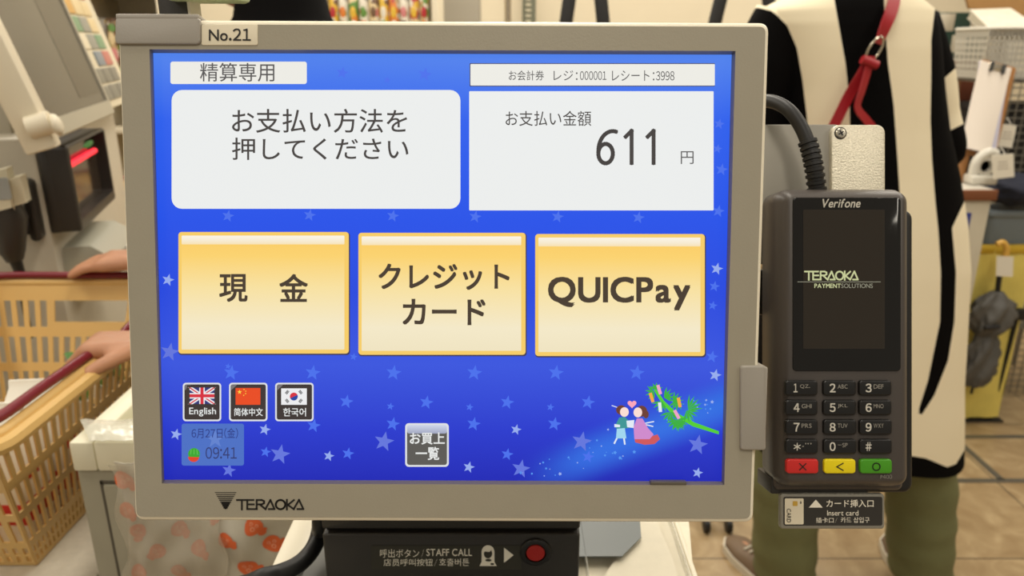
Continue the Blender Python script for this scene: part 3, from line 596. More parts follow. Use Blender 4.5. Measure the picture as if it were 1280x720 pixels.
# ================================================================== LEFT: BAG STAND, PLASTIC BAG
stand = thing('bagging_stand', 'beige metal bagging stand with an ivory rim beside the shopping basket', 'stand', (-.471, .70, 0))
SB = mat('stand_beige', (152, 146, 126), .5, var=.02); SBW = mat('stand_rim', (228, 222, 196), .45); GRV = mat('panel_groove', (84, 78, 66), .6)
WX = .27; SD = .40
g = G(); g.box((0, .004, 0), (WX, SD, DZ-.035), SB, .004); g.build('cabinet', stand)
g = G(); g.box((.028, 0, .05), (WX-.004, .0045, DZ-.052), SB, .002); g.build('front_panel', stand)
g = G(); g.box((.0245, .002, .05), (.0275, .0045, DZ-.048), GRV, 0); g.box((.0245, .002, DZ-.0515), (WX-.004, .0045, DZ-.0485), GRV, 0); g.build('panel_gap', stand)
g = G()
for A, B in (((0, 0, -.035), (.026, SD, 0)), ((WX-.022, 0, -.035), (WX, SD, 0)), ((.026, 0, -.035), (WX-.022, .03, 0)), ((.026, SD-.03, -.035), (WX-.022, SD, 0))):
    g.box((A[0], A[1], DZ+A[2]), (B[0], B[1], DZ+B[2]), SBW, .003)
g.build('rim', stand)
g = G(); g.box((.026, .03, DZ-.034), (WX-.022, SD-.03, DZ-.026), mat('stand_floor_green', (168, 172, 138), .6), .001); g.build('inner_floor', stand)
# clear film lying on the rim
g = G(); n1_ = 14; pts = []
a0, a1, a2, a3 = [at_z(x, y, DZ+.004) for x, y in ((100, 527), (190, 527), (190, 553), (112, 553))]
for j in range(9):
    for i in range(15):
        u, v = i/14, j/8; p = (a0*(1-u)+a1*u)*(1-v)+(a3*(1-u)+a2*u)*v; pts.append((p.x, p.y, DZ+.005+.006*abs(noise.noise(Vector((u*5, v*4, 3))))+.004*sin(v*pi)))
g.add(pts, [(j*15+i, j*15+i+1, (j+1)*15+i+1, (j+1)*15+i) for j in range(8) for i in range(14)], mat('film_clear', (222, 220, 206), .15, alpha=.45))
fo = g.build('plastic_film', ang=80); sm = fo.modifiers.new('thickness', 'SOLIDIFY'); sm.thickness = .0006
tag(fo, 'crumpled piece of clear film lying on the front rim of the beige bagging stand', 'plastic film')
# plastic bag with orange prints hanging from the stand
BY = .668
bl, br_ = at_y(138, 560, BY), at_y(372, 640, BY); bx0, bx1 = bl.x, br_.x; bz1 = DZ-.004; bz0 = .62
def bagp(u, v, k=0.0, dy=0.0):
    x = bx0+(bx1-bx0)*u+.006*sin(v*9+u*3); z = bz1+(bz0-bz1)*v
    y = BY+.010*noise.noise(Vector((u*3.2, v*3.6, 1.3+k)))+.006*noise.noise(Vector((u*9, v*10, 4+k)))-.012*sin(pi*min(1, max(0, u)))*min(1, v*3)+dy
    return Vector((x, y, z))
bag = thing('plastic_bag', 'thin plastic shopping bag with orange blob prints hanging in front of the beige bagging stand', 'bag')
def sheetg(m, u0, u1, v0_, v1_, dy, k=0.0, nu=44, nv=50, edge=0.0):
    g = G(); g.add([bagp(u0+(u1-u0)*i/nu+edge*.03*sin(j*.5), v0_+(v1_-v0_)*j/nv, k, dy) for j in range(nv+1) for i in range(nu+1)], [(j*(nu+1)+i, (j+1)*(nu+1)+i, (j+1)*(nu+1)+i+1, j*(nu+1)+i+1) for j in range(nv) for i in range(nu)], m); return g
BAGM = mat('bag_film', (196, 190, 174), .32, var=.04, vs=25); BAGF = mat('bag_film_front', (204, 196, 176), .22, alpha=.30)
ob = sheetg(BAGM, 0, 1, 0, 1, 0).build('back_layer', bag, ang=180); ob.modifiers.new('thickness', 'SOLIDIFY').thickness = .0004
of = sheetg(BAGF, -.02, .62, 0, 1, -.006, 0.4, 30, 50, 1).build('front_layer', bag, ang=180); of.modifiers.new('thickness', 'SOLIDIFY').thickness = .0004
ORP = mat('bag_orange_print', (226, 108, 60), .4); ORL = mat('bag_print_light', (240, 172, 140), .4)
def uvbag(px, py): p = at_y(px, py, BY-.008); return ((p.x-bx0)/(bx1-bx0), (p.z-bz1)/(bz0-bz1))
def blob(px, py, r, rot, i):
    u0, v0_ = uvbag(px, py); g = G(); sx = .001/(bx1-bx0)*r; sz = .001/(bz1-bz0)*r; rings = []
    def pt(a, q, dy, ox=0, oy=0):
        rad = q*(1+.06*cos(3*a+i)); x = cos(a)*rad*.92+ox; y = sin(a)*rad*1.0+oy; X = x*cos(rot)-y*sin(rot); Y = x*sin(rot)+y*cos(rot); return bagp(u0+X*sx, v0_+Y*sz, 0, dy)
    def disc(q, dy, m, ox=0, oy=0, n=20):
        rs = [[pt(2*pi*j/n, q*s, dy, ox, oy) for j in range(n)] for s in (.02, .5, 1)]; g.loft(rs, m, caps=False)
    disc(1, -.0007, ORP); disc(.42, -.0007, ORP, .95, .55); disc(.3, -.0008, ORP, 1.05, .15)
    for ox, oy, q in ((-.3, -.2, .2), (.3, -.2, .2), (0, .3, .26)): disc(q, -.0011, ORL, ox, oy, 10); disc(q*.6, -.0014, ORP, ox, oy, 10)
    g.build('orange_print', bag, smooth=False)
for i, (px, py, r, ro) in enumerate(((291, 671, 9.5, 0), (324, 657, 10.5, .3), (316, 708, 10.5, 0), (345, 683, 10, -.3), (256, 683, 10, .3), (199, 688, 9.5, 2), (223, 662, 10, .2), (167, 664, 10, 1.2), (146, 605, 10, .5), (176, 718, 10, .9), (231, 714, 10, .2), (268, 640, 9, 1), (205, 628, 9, 2), (150, 640, 9, .3), (345, 735, 9, .1), (280, 745, 10, 1), (200, 755, 9, 0))): blob(px, py, r, ro, i)

# ================================================================== LEFT: COUNTER, BASKET AND GOODS
CZ = .72
cnt = thing('checkout_counter', 'white speckled checkout counter under the tan shopping basket', 'counter', (-.98, .95, 0))
g = G(); g.box((-.52, -.38, CZ-.035), (.46, .27, CZ), mat('counter_white', (214, 206, 188), .4, var=.05, vs=120), .004); g.build('worktop', cnt)
g = G(); g.box((-.50, -.36, 0), (.44, .25, CZ-.035), mat('kiosk_beige', (0, 0, 0)), .004); g.build('base', cnt)
TAN = mat('basket_tan', (214, 176, 108), .42, sss=.0); MAR = mat('basket_maroon', (118, 24, 38), .4)
bk = thing('shopping_basket', 'tan plastic shopping basket with maroon handles on the white counter', 'basket', (-.735, .968, CZ+.002))
LX, LY, BH, TP, TQ = .185, .275, .232, .055, .10               # half sizes at the rim, height, taper
def wallpt(side, s, t, o=0.0):                         # s across -1..1, t height 0..1, o outward
    k = TP*(1-t); k2 = TQ*(1-t)
    if side in 'RL': sg_ = 1 if side == 'R' else -1; return Vector((sg_*(LX-k+o), s*(LY-k2), t*BH))
    sg_ = 1 if side == 'F' else -1; return Vector((s*(LX-k), sg_*(LY-k2+o), t*BH))
def bar(g, side, s0, s1, t0, t1, m, th=.0028, slant=0.0):
    a = [(s0, t0), (s1, t0), (s1+slant, t1), (s0+slant, t1)]
    g.loft([[wallpt(side, s, t, -th/2) for s, t in a], [wallpt(side, s, t, th/2) for s, t in a]], m)
def wall(side, nslot, hole):
    g = G(); bands = ((0, .035), (.085, .105), (.16, .215), (.40, .455), (.635, .70), (.885, 1.0))
    for t0, t1 in bands: bar(g, side, -1, 1, t0, t1, TAN)
    for (t0, t1), mul in zip(((.035, .085), (.105, .16)), (1.35, 1.35)):
        n = int(nslot*mul)
        for i in range(n+1): s = -1+2*i/n; bar(g, side, max(-1, s-.5/n), min(1, s+.5/n), t0, t1, TAN)
    for (t0, t1) in ((.215, .40), (.455, .635), (.70, .885)):
        n = nslot
        for i in range(n+1):
            s = -1+2*i/n; hw_ = .42/n
            if hole and t0 == .70 and abs(s) < hole: continue
            bar(g, side, max(-1, s-hw_), min(1, s+hw_), t0, t1, TAN)
        if hole and t0 == .455:
            pass
        if hole and t0 == .70: bar(g, side, -hole-.5/n, -hole, t0, t1, TAN); bar(g, side, hole, hole+.5/n, t0, t1, TAN); bar(g, side, -hole, hole, .70, .735, TAN)
    return g.build({'R': 'side_wall', 'L': 'side_wall', 'F': 'end_wall', 'N': 'end_wall'}[side], bk, smooth=False)
wall('R', 30, 0); wall('L', 30, 0); wall('F', 17, .36); wall('N', 17, .36)
g = G(); g.box((-(LX-TP), -(LY-TQ), 0), (LX-TP, LY-TQ, .003), TAN, .001); g.build('bottom', bk)
def rrpath(hx, hy, r, z, n=6): return [Vector((x, y, z)) for x, y in rr(-hx, -hy, hx, hy, r, n)]
g = G(); loop = rrpath(LX+.004, LY+.004, .03, BH+.001); loop += [loop[0], loop[1]]; g.tube(loop, .0075, TAN, 10, caps=False); 
rim2 = rrpath(LX+.014, LY+.014, .03, BH-.006); rim2 += [rim2[0], rim2[1]]; g.tube(rim2, .0095, TAN, 8, caps=False); g.build('rim', bk)
def handle(sg_):
    g = G(); p = [(LX-.001, sg_*.006, BH+.006), (LX-.001, sg_*.05, BH+.013), (LX-.002, sg_*(LY*.62), BH+.015), (LX-.006, sg_*(LY-.02), BH+.015), (LX-.04, sg_*(LY+.002), BH+.015), (0, sg_*(LY+.002), BH+.015)]
    p = p+[(-x, y, z) for x, y, z in p[-2::-1]]; g.tube(smooth_curve(p, 6), .0062, MAR, 10)
    for sx in (-1, 1): g.tube([(sx*(LX+.004), sg_*.012, BH+.004), (sx*(LX+.018), sg_*.012, BH+.004)], .010, MAR, 12)
    g.build('handle', bk)['label'] = 'maroon folding handle'
handle(1); handle(-1)
# goods in the basket
BK = Vector((-.735, .968, CZ+.005))
CW = mat('carton_white', (232, 228, 216), .5); CR = mat('carton_red', (196, 38, 32), .45)
def carton(dx, dy, h_, lab, rz=0.0, top=CR):
    t = thing('milk_carton', lab, 'carton', BK+Vector((dx, dy, 0)), rz=rz, group='cartons standing in the basket')
    g = G(); g.box((-.034, -.034, 0), (.034, .034, h_-.035), CW, .002); g.build('body', t)
    g = G(); g.loft([[(-.034, -.034, h_-.035), (.034, -.034, h_-.035), (.034, .034, h_-.035), (-.034, .034, h_-.035)], [(-.034, -.004, h_-.01), (.034, -.004, h_-.01), (.034, .004, h_-.01), (-.034, .004, h_-.01)], [(-.034, -.0015, h_), (.034, -.0015, h_), (.034, .0015, h_), (-.034, .0015, h_)]], CW); g.build('gable_top', t)
    g = G(); g.box((-.0345, -.0345, h_*.22), (.0345, .0345, h_*.22+.03), top, .0005); g.box((-.026, -.0350, h_*.5), (.0, .0350, h_*.5+.02), top, .0005); g.box((-.0350, -.02, h_*.5), (.0350, .006, h_*.5+.02), top, .0005); g.build('red_print', t)
carton(.085, -.125, .20, 'white carton with red print in the basket, the nearest to us'); carton(.088, -.045, .195, 'white carton with red print in the basket, behind the nearest one', .1); carton(.005, -.125, .17, 'white carton with red print further inside the basket, away from the slatted side', .2)
GR = mat('leaf_green', (70, 120, 44), .5, var=.2, vs=60); ST = mat('stalk_white', (230, 222, 206), .45)
on = thing('green_onion_bunch', 'bunch of pale vegetable stalks with green leaves standing in the basket', 'vegetable', BK+Vector((.085, .06, 0)))
for i in range(7):
    a = i*1.3; r = .010+.016*(i % 3)/2; bx, by = r*cos(a)*1.2, r*sin(a)*2.4
    g = G(); g.tube(smooth_curve([(bx, by, 0), (bx*1.1+.004, by*1.1, .07), (bx*1.3+.012, by*1.2, .135)], 4), [.0095]*5+[.009]*4, ST, 10); st_ = g.build('stalk', on)
    g = G()
    for k in range(3):
        b = a+k*2.1; d = Vector((cos(b), sin(b), 0)); p0 = Vector((bx*1.3+.012, by*1.2, .13)); pts = smooth_curve([p0, p0+d*.012+Z*.022, p0+d*.028+Z*.036, p0+d*.044+Z*.030], 4); nrm = d.cross(Z)
        rows_ = []
        for j, p in enumerate(pts): wd = .0075*sin(pi*(.12+.86*j/(len(pts)-1))); rows_.append([p-nrm*wd, p+Z*.001, p+nrm*wd, p-Z*.001])
        g.loft(rows_, GR)
    g.build('leaves', st_)
def pack(dx, dy, z, sx, sy, sz, c1, c2, lab, rz=0.0):
    t = thing('food_pack', lab, 'food pack', BK+Vector((dx, dy, z)), rz=rz, group='packs lying in the basket')
    bm = bmesh.new(); bmesh.ops.create_cube(bm, size=1); bmesh.ops.subdivide_edges(bm, edges=bm.edges[:], cuts=5, use_grid_fill=True)
    for v in bm.verts:
        q_ = v.co*2; b = (1-abs(q_.x)**3)*(1-abs(q_.y)**3); v.co = Vector((q_.x*sx/2, q_.y*sy/2, sz/2+q_.z*sz/2*(.35+.65*b)))
    g = G(); g.bm(bm, c1); g.build('wrapper', t, ang=60)
    g = G(); g.box((-sx*.25, -sy*.3, sz*.985), (sx*.25, sy*.3, sz*1.01), c2, .0005); g.box((sx*.42, -sy*.25, sz*.3), (sx*.5, sy*.25, sz*.68), c2, .0005); g.build('label_patch', t)
pack(-.045, .02, 0, .12, .15, .06, CW, mat('pack_blue', (40, 62, 140), .4), 'white food pack with a blue patch lying in the basket')
pack(-.02, .125, 0, .16, .08, .07, mat('pack_dark', (52, 44, 38), .4), CW, 'dark food pack lying at the far end of the basket')
pack(-.09, -.03, .062, .10, .12, .05, mat('pack_red', (178, 40, 40), .4), CW, 'red food pack lying on the white one in the basket', .3)

# ================================================================== LEFT: NEIGHBOURING SELF-CHECKOUT KIOSK
hd = Vector((-.293, .956, 0)); nn_ = Vector((.956, .293, 0))
KM = lambda o: Frame(o, hd, Z)                         # local x runs along the kiosk's front, y up, z out of the front
kb = at_y(56, 250, 1.38); KO = Vector((kb.x, kb.y, 0)); KF = KM(KO)
KBG = mat('kiosk_warm_grey', (186, 178, 160), .5, var=.02); KDK = mat('kiosk_dark', (44, 40, 35), .45); KIV = mat('kiosk_ivory', (222, 212, 188), .45)
kio = thing('self_checkout_kiosk', 'neighbouring self-checkout kiosk with a tilted grey screen and a red-lit scanner behind the basket', 'self-checkout', frame=KF)
g = G(); g.box((0, 0, -.40), (.75, 1.19, 0), KBG, .006); g.build('cabinet', kio)
def kl(px, py, dz=0.0): p = KF.L(px, py, dz); return p
sc0 = kl(78, 198, .05)
g = G(); y0, y1 = kl(78, 312, .05).y, kl(78, 184, .05).y
g.box((-.001, y0, .0), (.34, y1, .02), KDK, .004)
fr_o = rr(0, y0, .34, y1, .008); fr_i = [(x*.93+.010, (y-(y0+y1)/2)*.84+(y0+y1)/2+.008) for x, y in fr_o]
g.loft([[(x, y, .018) for x, y in fr_o], [(x, y, .05) for x, y in fr_o], [(x, y, .053) for x, y in offset(fr_o, .004)], [(x, y, .053) for x, y in fr_i], [(x, y, .030) for x, y in fr_i]], KDK, caps=False); scn = g.build('scanner_housing', kio)
g = G(); g.box((min(x for x, y in fr_i), min(y for x, y in fr_i), .027), (max(x for x, y in fr_i), max(y for x, y in fr_i), .031), mat('scanner_window', (52, 44, 36), .12)); g.build('scanner_window', scn)
yr = y1-.042
g = G(); g.tube([(.03, yr, .040), (.27, yr, .040)], .006, glow('scan_bar_red', (255, 40, 60), 1.6), 10); g.build('red_light_bar', scn)['label'] = 'glowing red scanner bar'
g = G(); g.ell((.16, y1-.016, .054), (.045, .006, .002), glow('scan_lamp_green', (20, 110, 40), .8)); g.build('green_lamp', scn)['label'] = 'green lamp'
# coin and note unit below
g = G(); cy0, cy1 = kl(80, 420, .06).y, kl(80, 352, .06).y
g.loft([[(x_, cy0, z_) for x_, z_ in ((.04, 0), (.04, .10), (.30, .10), (.30, 0))], [(x_, cy1-.035, z_) for x_, z_ in ((.04, 0), (.04, .10), (.30, .10), (.30, 0))], [(x_, cy1, z_) for x_, z_ in ((.05, 0), (.05, .05), (.29, .05), (.29, 0))]], mat('cash_unit_grey', (170, 167, 150), .45)); cu_ = g.build('cash_unit', kio)
g = G(); g.box((.12, cy0+.03, .098), (.22, cy0+.055, .103), mat('slot_light', (214, 212, 198), .4), .001); g.box((.12, cy0+.01, .098), (.22, cy0+.018, .1025), KDK, 0); g.build('slot_plate', cu_)
# tilted screen
P0 = at_y(66, 174, 1.25); al = radians(15); sv = (Z*cos(al)-nn_*sin(al)); SF = Frame(P0, hd, sv)
kt_ = [SF.L(*p)[:2] for p in ((66, 174), (143, 140), (90, 0))]; SWd = kt_[1][0]; SHt = .40
g = G(); o_ = rr(-.004, -.002, SWd+.006, SHt, .008); MS = KF.M().inverted() @ SF.M()
gi = [SF.L(*p) for p in ((46, 160), (138, 124))]
i_o = rr(.010, .030, SWd-.012, SHt-.03, .004)
KFR = mat('kiosk_frame_grey', (172, 166, 148), .4)
rs = [[(x, y, -.045) for x, y in offset(o_, .01)], [(x, y, -.03) for x, y in o_], [(x, y, -.003) for x, y in o_], [(x, y, 0) for x, y in offset(o_, .003)], [(x, y, 0) for x, y in i_o], [(x, y, -.004) for x, y in i_o]]
g.loft(rs, KFR, MS); ks = g.build('screen_frame', kio)
g = G(); g.prism(i_o, -.006, -.0035, mat('dim_screen', (84, 81, 74), .22, var=.10, vs=5), MS)
x0_, y0_, x1_, y1_ = i_o[0][0]-.35, i_o[0][1], i_o[0][0], SHt-.03
g.build('screen_glass', ks)['label'] = 'dim grey touch screen'
g = G(); DM = mat('dim_screen_panel', (66, 63, 56), .24); xs0 = min(p[0] for p in i_o); xs1 = max(p[0] for p in i_o); ys0 = min(p[1] for p in i_o)
g.prism(rr(xs0+(xs1-xs0)*.58, ys0+.02, xs1-.02, ys0+.26, .004), -.0035, -.0031, DM, MS); g.build('screen_picture', ks, smooth=False)
g = G(); hp = SF.L(60, 160, .01); g.tube([(hp.x-.012, hp.y+.008, -.012), (hp.x-.012, hp.y+.008, .022)], .018, KIV, 20, MS); g.ell((hp.x-.012, hp.y+.008, .020), (.0175, .0175, .009), KIV, MS); g.build('hinge_cap', ks)['label'] = 'ivory round hinge cap'
g = G(); g.box((.10, 1.14, -.14), (.22, 1.30, -.06), KBG, .006); g.build('screen_arm', kio)
g = G(); e0 = SF.L(14, 120, .0); g.box((-.046, -.012, -.035), (-.006, SHt, .012), KIV, .005, MS); g.build('side_arm', ks)
# strip of picture keys along the screen's far edge
pk = thing('picture_key_strip', 'tilted cream strip of small coloured picture keys beyond the kiosk screen', 'key panel', frame=SF)
xk0, xk1 = SWd+.016, SWd+.36
g = G(); g.prism(rr(xk0, .01, xk1, SHt+.1, .006), -.035, -.012, mat('strip_cream', (222, 212, 186), .5), bev=.003); g.build('panel', pk)
cols_ = [(226, 206, 160), (214, 168, 90), (120, 156, 120), (196, 120, 110), (130, 140, 150), (206, 96, 104), (222, 150, 110), (226, 216, 190), (150, 150, 140)]
rnd = random.Random(3)
for r in range(11):
    for c in range(3):
        if rnd.random() < .12 and r > 1: continue
        y_ = .028+r*.040; x_ = xk0+.010+c*.088
        cc = (128, 126, 116) if r < 2 else rnd.choice(cols_)
        g = G(); g.prism(rr(x_, y_, x_+.080, y_+.034, .003), -.0118, -.008, mat('key_colour_%d' % (cols_.index(cc) if cc in cols_ else 99), cc, .4), bev=.001); g.build('picture_key', pk)
# hand scanner in its holder on the kiosk's near end
HF = Frame(KO-nn_*.0+Vector((0, 0, 0)), nn_, Z)        # local x to the right along the near end, z towards us
def hl(px, py, dz=0.0): return HF.L(px, py, dz)
hh = thing('scanner_holder', 'black plastic holder on the near end of the neighbouring kiosk', 'holder', frame=HF)
a, b = hl(22, 226, .03), hl(53, 302, .03)
g = G(); g.prism(rr(a.x, b.y, b.x, a.y, .012), 0, .03, KDK, bev=.005); g.build('bracket', hh)
g = G(); c_ = hl(28, 286, .035); g.box((c_.x-.012, c_.y-.012, .03), (c_.x+.012, c_.y+.012, .036), BLACK, .002); g.build('latch', hh)
hs_ = thing('hand_scanner', 'cream and black hand scanner hanging in the black holder at the left edge', 'scanner', frame=HF)
g = G(); p = hl(8, 243, .07); bm = bmesh.new(); bmesh.ops.create_cube(bm, size=1); bmesh.ops.bevel(bm, geom=bm.edges[:], offset=.22, segments=4, affect='EDGES')
for v in bm.verts: v.co = Vector((p.x-.01+v.co.x*.085, p.y+v.co.y*.085+v.co.x*.02, .072+v.co.z*.06))
g.bm(bm, mat('scanner_cream', (206, 198, 172), .4)); g.build('head', hs_)
g = G(); q1 = hl(6, 265, .065); q2 = hl(20, 325, .065); g.tube([(q1.x, q1.y+.02, .07), (q1.x+.006, q1.y-.01, .07), (q2.x-.002, q2.y+.02, .07), (q2.x, q2.y, .07)], [.026, .030, .022, .014], KDK, 14); g.build('grip', hs_)
g = G(); q3 = hl(24, 352, .06); g.tube([(q2.x, q2.y+.005, .07), (q2.x+.004, q2.y-.03, .068), (q3.x, q3.y, .06), (q3.x-.01, q3.y-.12, .03)], [.011, .008, .005, .005], BLACK, 10); g.build('cord', hs_)
g = G(); q4 = hl(3, 235, .10); g.prism(rr(q4.x-.02, q4.y-.02, q4.x+.012, q4.y+.018, .004), .101, .104, mat('scanner_pad', (150, 152, 148), .3)); g.build('trigger_pad', hs_)

# ================================================================== PEOPLE
def hand(g, wr, d, pn, m, side=1, curl=(.35, .5, .4), sc=1.0, spread=.0):
    """palm, four bent fingers of unequal length and a thumb; d points to the fingers, pn is the palm's normal"""
    d = Vector(d).normalized(); pn = Vector(pn); pn = (pn-d*pn.dot(d)).normalized(); lat = d.cross(pn)*side
    for k in (-.024, -.008, .008, .024): g.cap(Vector(wr)+lat*k*.6*sc, Vector(wr)+d*.082*sc+lat*k*sc, .0145*sc, .0125*sc, m)
    for k, L in ((-.027, .058), (-.009, .070), (.009, .076), (.027, .068)):
        p = Vector(wr)+d*.084*sc+lat*k*sc; a = 0.0; r = .0090*sc
        for i, f in enumerate((.42, .32, .26)):
            a += curl[i]; t = (d*cos(a)+pn*sin(a)+lat*(k*3*spread)).normalized(); q = p+t*L*f*sc; g.cap(p, q, r, r*.9, m); p = q; r *= .9
    p = Vector(wr)+d*.022*sc+lat*.026*sc; a = .75; r = .0118*sc
    for i, L in enumerate((.040, .034, .027)):
        t = (d*cos(a)+lat*sin(a)*.9+pn*(.25+.18*i)).normalized(); q = p+t*L*sc; g.cap(p, q, r, r*.9, m); p = q; r *= .88; a -= .22
def body(parent, J, f, m, vox=.006, tw=1.0):
    """one continuous figure grown from overlapping limbs; f = horizontal facing direction"""
    f = Vector(f).normalized(); s = f.cross(Z); g = G(); J = {k: Vector(v) for k, v in J.items()}
    g.cap(J['pelvis']-s*.07*tw, J['pelvis']+s*.07*tw, .098*tw, .098*tw, m, 16); g.cap(J['pelvis']-s*.03*tw, J['chest']-s*.05*tw, .11*tw, .105*tw, m, 16); g.cap(J['pelvis']+s*.03*tw, J['chest']+s*.05*tw, .11*tw, .105*tw, m, 16)
    g.cap(J['chest']-s*.09*tw, J['chest']+s*.09*tw, .098*tw, .098*tw, m, 16); g.cap(J['chest'], J['neck'], .075, .052, m, 14); g.cap(J['neck'], J['head']-Z*.05, .050, .048, m, 14)
    hm = Matrix((s, f, s.cross(f))).transposed().to_4x4()
    g.ell(J['head']+Z*.015, (.074, .094, .104), m, hm); g.ell(J['head']-Z*.055+f*.022, (.052, .064, .060), m, hm); g.cap(J['head']+f*.088, J['head']+f*.108-Z*.028, .008, .012, m)
    for k in (-1, 1): g.ell(J['head']+s*k*.074-Z*.012, (.010, .019, .031), m, hm); g.ell(J['head']+f*.078+s*k*.03-Z*.03, (.022, .016, .02), m, hm)
    g.ell(J['head']+f*.082-Z*.063, (.022, .010, .007), m, hm); g.ell(J['head']+f*.076-Z*.092, (.02, .014, .014), m, hm)
    for q in 'lr':
        g.cap(J['chest']+(J['sh_'+q]-J['chest'])*.5+Z*.02, J['sh_'+q], .06*tw, .054*tw, m); g.cap(J['sh_'+q], J['el_'+q], .048*min(1, tw+.1), .037, m); g.cap(J['el_'+q], J['wr_'+q], .037, .025, m)
        hd_, pn_, cu_, sd_ = J.get('hd_'+q), J.get('pn_'+q), HC.get(q, (.35, .5, .4)), 1 if q == 'l' else -1
        hand(g, J['wr_'+q], hd_, pn_, m, sd_, cu_, .96)
        g.cap(J['hip_'+q], J['kn_'+q], .080, .056, m, 14); g.cap(J['kn_'+q], J['an_'+q], .054, .034, m, 14); g.cap(J['an_'+q]-Z*.05-J['ft_'+q]*.035, J['an_'+q]-Z*.058+J['ft_'+q]*.13, .026, .017, m)
    o = g.build('body', parent, smooth=False); rm = o.modifiers.new('remesh', 'REMESH'); rm.mode = 'VOXEL'; rm.voxel_size = vox
    dg = bpy.context.evaluated_depsgraph_get(); me = bpy.data.meshes.new_from_object(o.evaluated_get(dg)); o.modifiers.clear(); o.data = me
    bm = bmesh.new(); bm.from_mesh(me)
    for _ in range(3): bmesh.ops.smooth_vert(bm, verts=bm.verts, factor=.5, use_axis_x=True, use_axis_y=True, use_axis_z=True)
    for fc in bm.faces: fc.smooth = True
    bm.to_mesh(me); bm.free(); me.materials.clear(); me.materials.append(m); return o
HC = {}
SKN = mat('skin', (190, 138, 106), .5, var=.05, vs=40, sss=.1); BLKC = mat('black_knit', (10, 9, 9), .9, spec=.08, bump=.15, bs=400); HAIRM = mat('dark_hair', (30, 22, 18), .5, bump=.3, bs=250)
def eyes(parent, hd_, f):
    f = Vector(f).normalized(); s = f.cross(Z)
    for k in (-1, 1):
        g = G(); g.ell(hd_+f*.078+s*k*.03+Z*.002, (.011, .009, .007), mat('eye_white', (230, 226, 220), .2)); g.ell(hd_+f*.0845+s*k*.03+Z*.002, (.005, .004, .005), mat('eye_dark', (26, 18, 14), .2)); g.build('eye', parent)
def hair(parent, hd_, f, down):
    f = Vector(f).normalized(); s = f.cross(Z); bm = bmesh.new(); bmesh.ops.create_uvsphere(bm, u_segments=36, v_segments=26, radius=1)
    for v in bm.verts:
        q = v.co.copy(); back = -q.y; r = 1+.03*sin(14*atan2(q.x, q.y))
        z = q.z
        if z < .1: z = .1+(z-.1)*(down if back > -.25 else .12)
        wd = .088*(r if q.z > 0 else r*(1.0 if back > -.25 else .9)); flare = sqrt(max(0, 1-q.z*q.z)); k = 1 if q.z > 0 else max(.55, flare)/max(.05, flare)
        v.co = s*(q.x*k*wd)+f*(q.y*k*.104*r-.016)+Z*(z*.118+.024)
    g = G(); g.bm(bm, HAIRM, Matrix.Translation(hd_)); g.build('hair', parent, ang=60)
def pattern_mat(name, light, dark, attr):
    m = mat(name, light, .9, spec=.08, bump=.2, bs=350); nt = m.node_tree; b = nt.nodes['Principled BSDF']; a = nt.nodes.new('ShaderNodeAttribute'); a.attribute_name = attr
    c = nt.nodes.new('ShaderNodeMath'); c.operation = 'GREATER_THAN'; nt.links.new(a.outputs['Fac'], c.inputs[0]); c.inputs[1].default_value = 0
    mx = nt.nodes.new('ShaderNodeMix'); mx.data_type = 'RGBA'; nt.links.new(c.outputs[0], mx.inputs[0]); mx.inputs[6].default_value = rgb(light); mx.inputs[7].default_value = rgb(dark); nt.links.new(mx.outputs[2], b.inputs['Base Color']); return m
def sdist(p, poly):                                    # positive inside the outline
    n = len(poly); d = 1e9; ins = False
    for i in range(n):
        ax, ay = poly[i-1]; bx, by = poly[i]; ex, ey = bx-ax, by-ay; t = max(0, min(1, ((p[0]-ax)*ex+(p[1]-ay)*ey)/max(1e-12, ex*ex+ey*ey))); d = min(d, (p[0]-ax-ex*t)**2+(p[1]-ay-ey*t)**2)
        if (ay > p[1]) != (by > p[1]) and p[0] < ex*(p[1]-ay)/(by-ay)+ax: ins = not ins
    return sqrt(d) if ins else -sqrt(d)

# ---- person with her back to us in the black and cream knit
YB, YC = 1.52, 1.62
def bp(px, py, y=YC): return at_y(px, py, y)
wom = thing('person', 'person seen from behind in a long black and cream knit with olive trousers', 'person', (bp(1072, 700).x, YC, 0)); WO = wom.location.copy()
wl = lambda px, py, y=YC: bp(px, py, y)-WO
sh_l, sh_r = bp(974, 30), bp(1138, 40); el_l, el_r = bp(940, 170, 1.64), bp(1174, 190, 1.64)
nk = bp(1068, -28); hdp = nk+Vector((.0, .03, .16))
JW = dict(pelvis=bp(1074, 330), chest=bp(1068, 100), neck=nk, head=hdp, sh_l=sh_l, sh_r=sh_r, el_l=el_l, el_r=el_r, wr_l=el_l+Vector((.10, .19, .12)), wr_r=el_r+Vector((-.07, .20, .10)), hd_l=(.5, .7, .3), hd_r=(-.5, .7, .3), pn_l=(.7, -.2, -.6), pn_r=(-.7, -.2, -.6),
          hip_l=bp(1025, 370), hip_r=bp(1122, 370), kn_l=bp(990, 560), kn_r=bp(1146, 560), an_l=bp(968, 715), an_r=bp(1150, 715), ft_l=(-.34, .94, 0), ft_r=(.1, .99, 0))
JW['an_l'].z = JW['an_r'].z = .09
HC['l'] = HC['r'] = (.6, .8, .6)
JWl = {k: (Vector(v)-WO if k[:3] not in ('hd_', 'pn_', 'ft_') else v) for k, v in JW.items()}
body(wom, JWl, (0, 1, 0), SKN, .007, .72); eyes(wom, hdp-WO, (0, 1, 0)); hair(wom, hdp-WO, (0, 1, 0), 1.0)
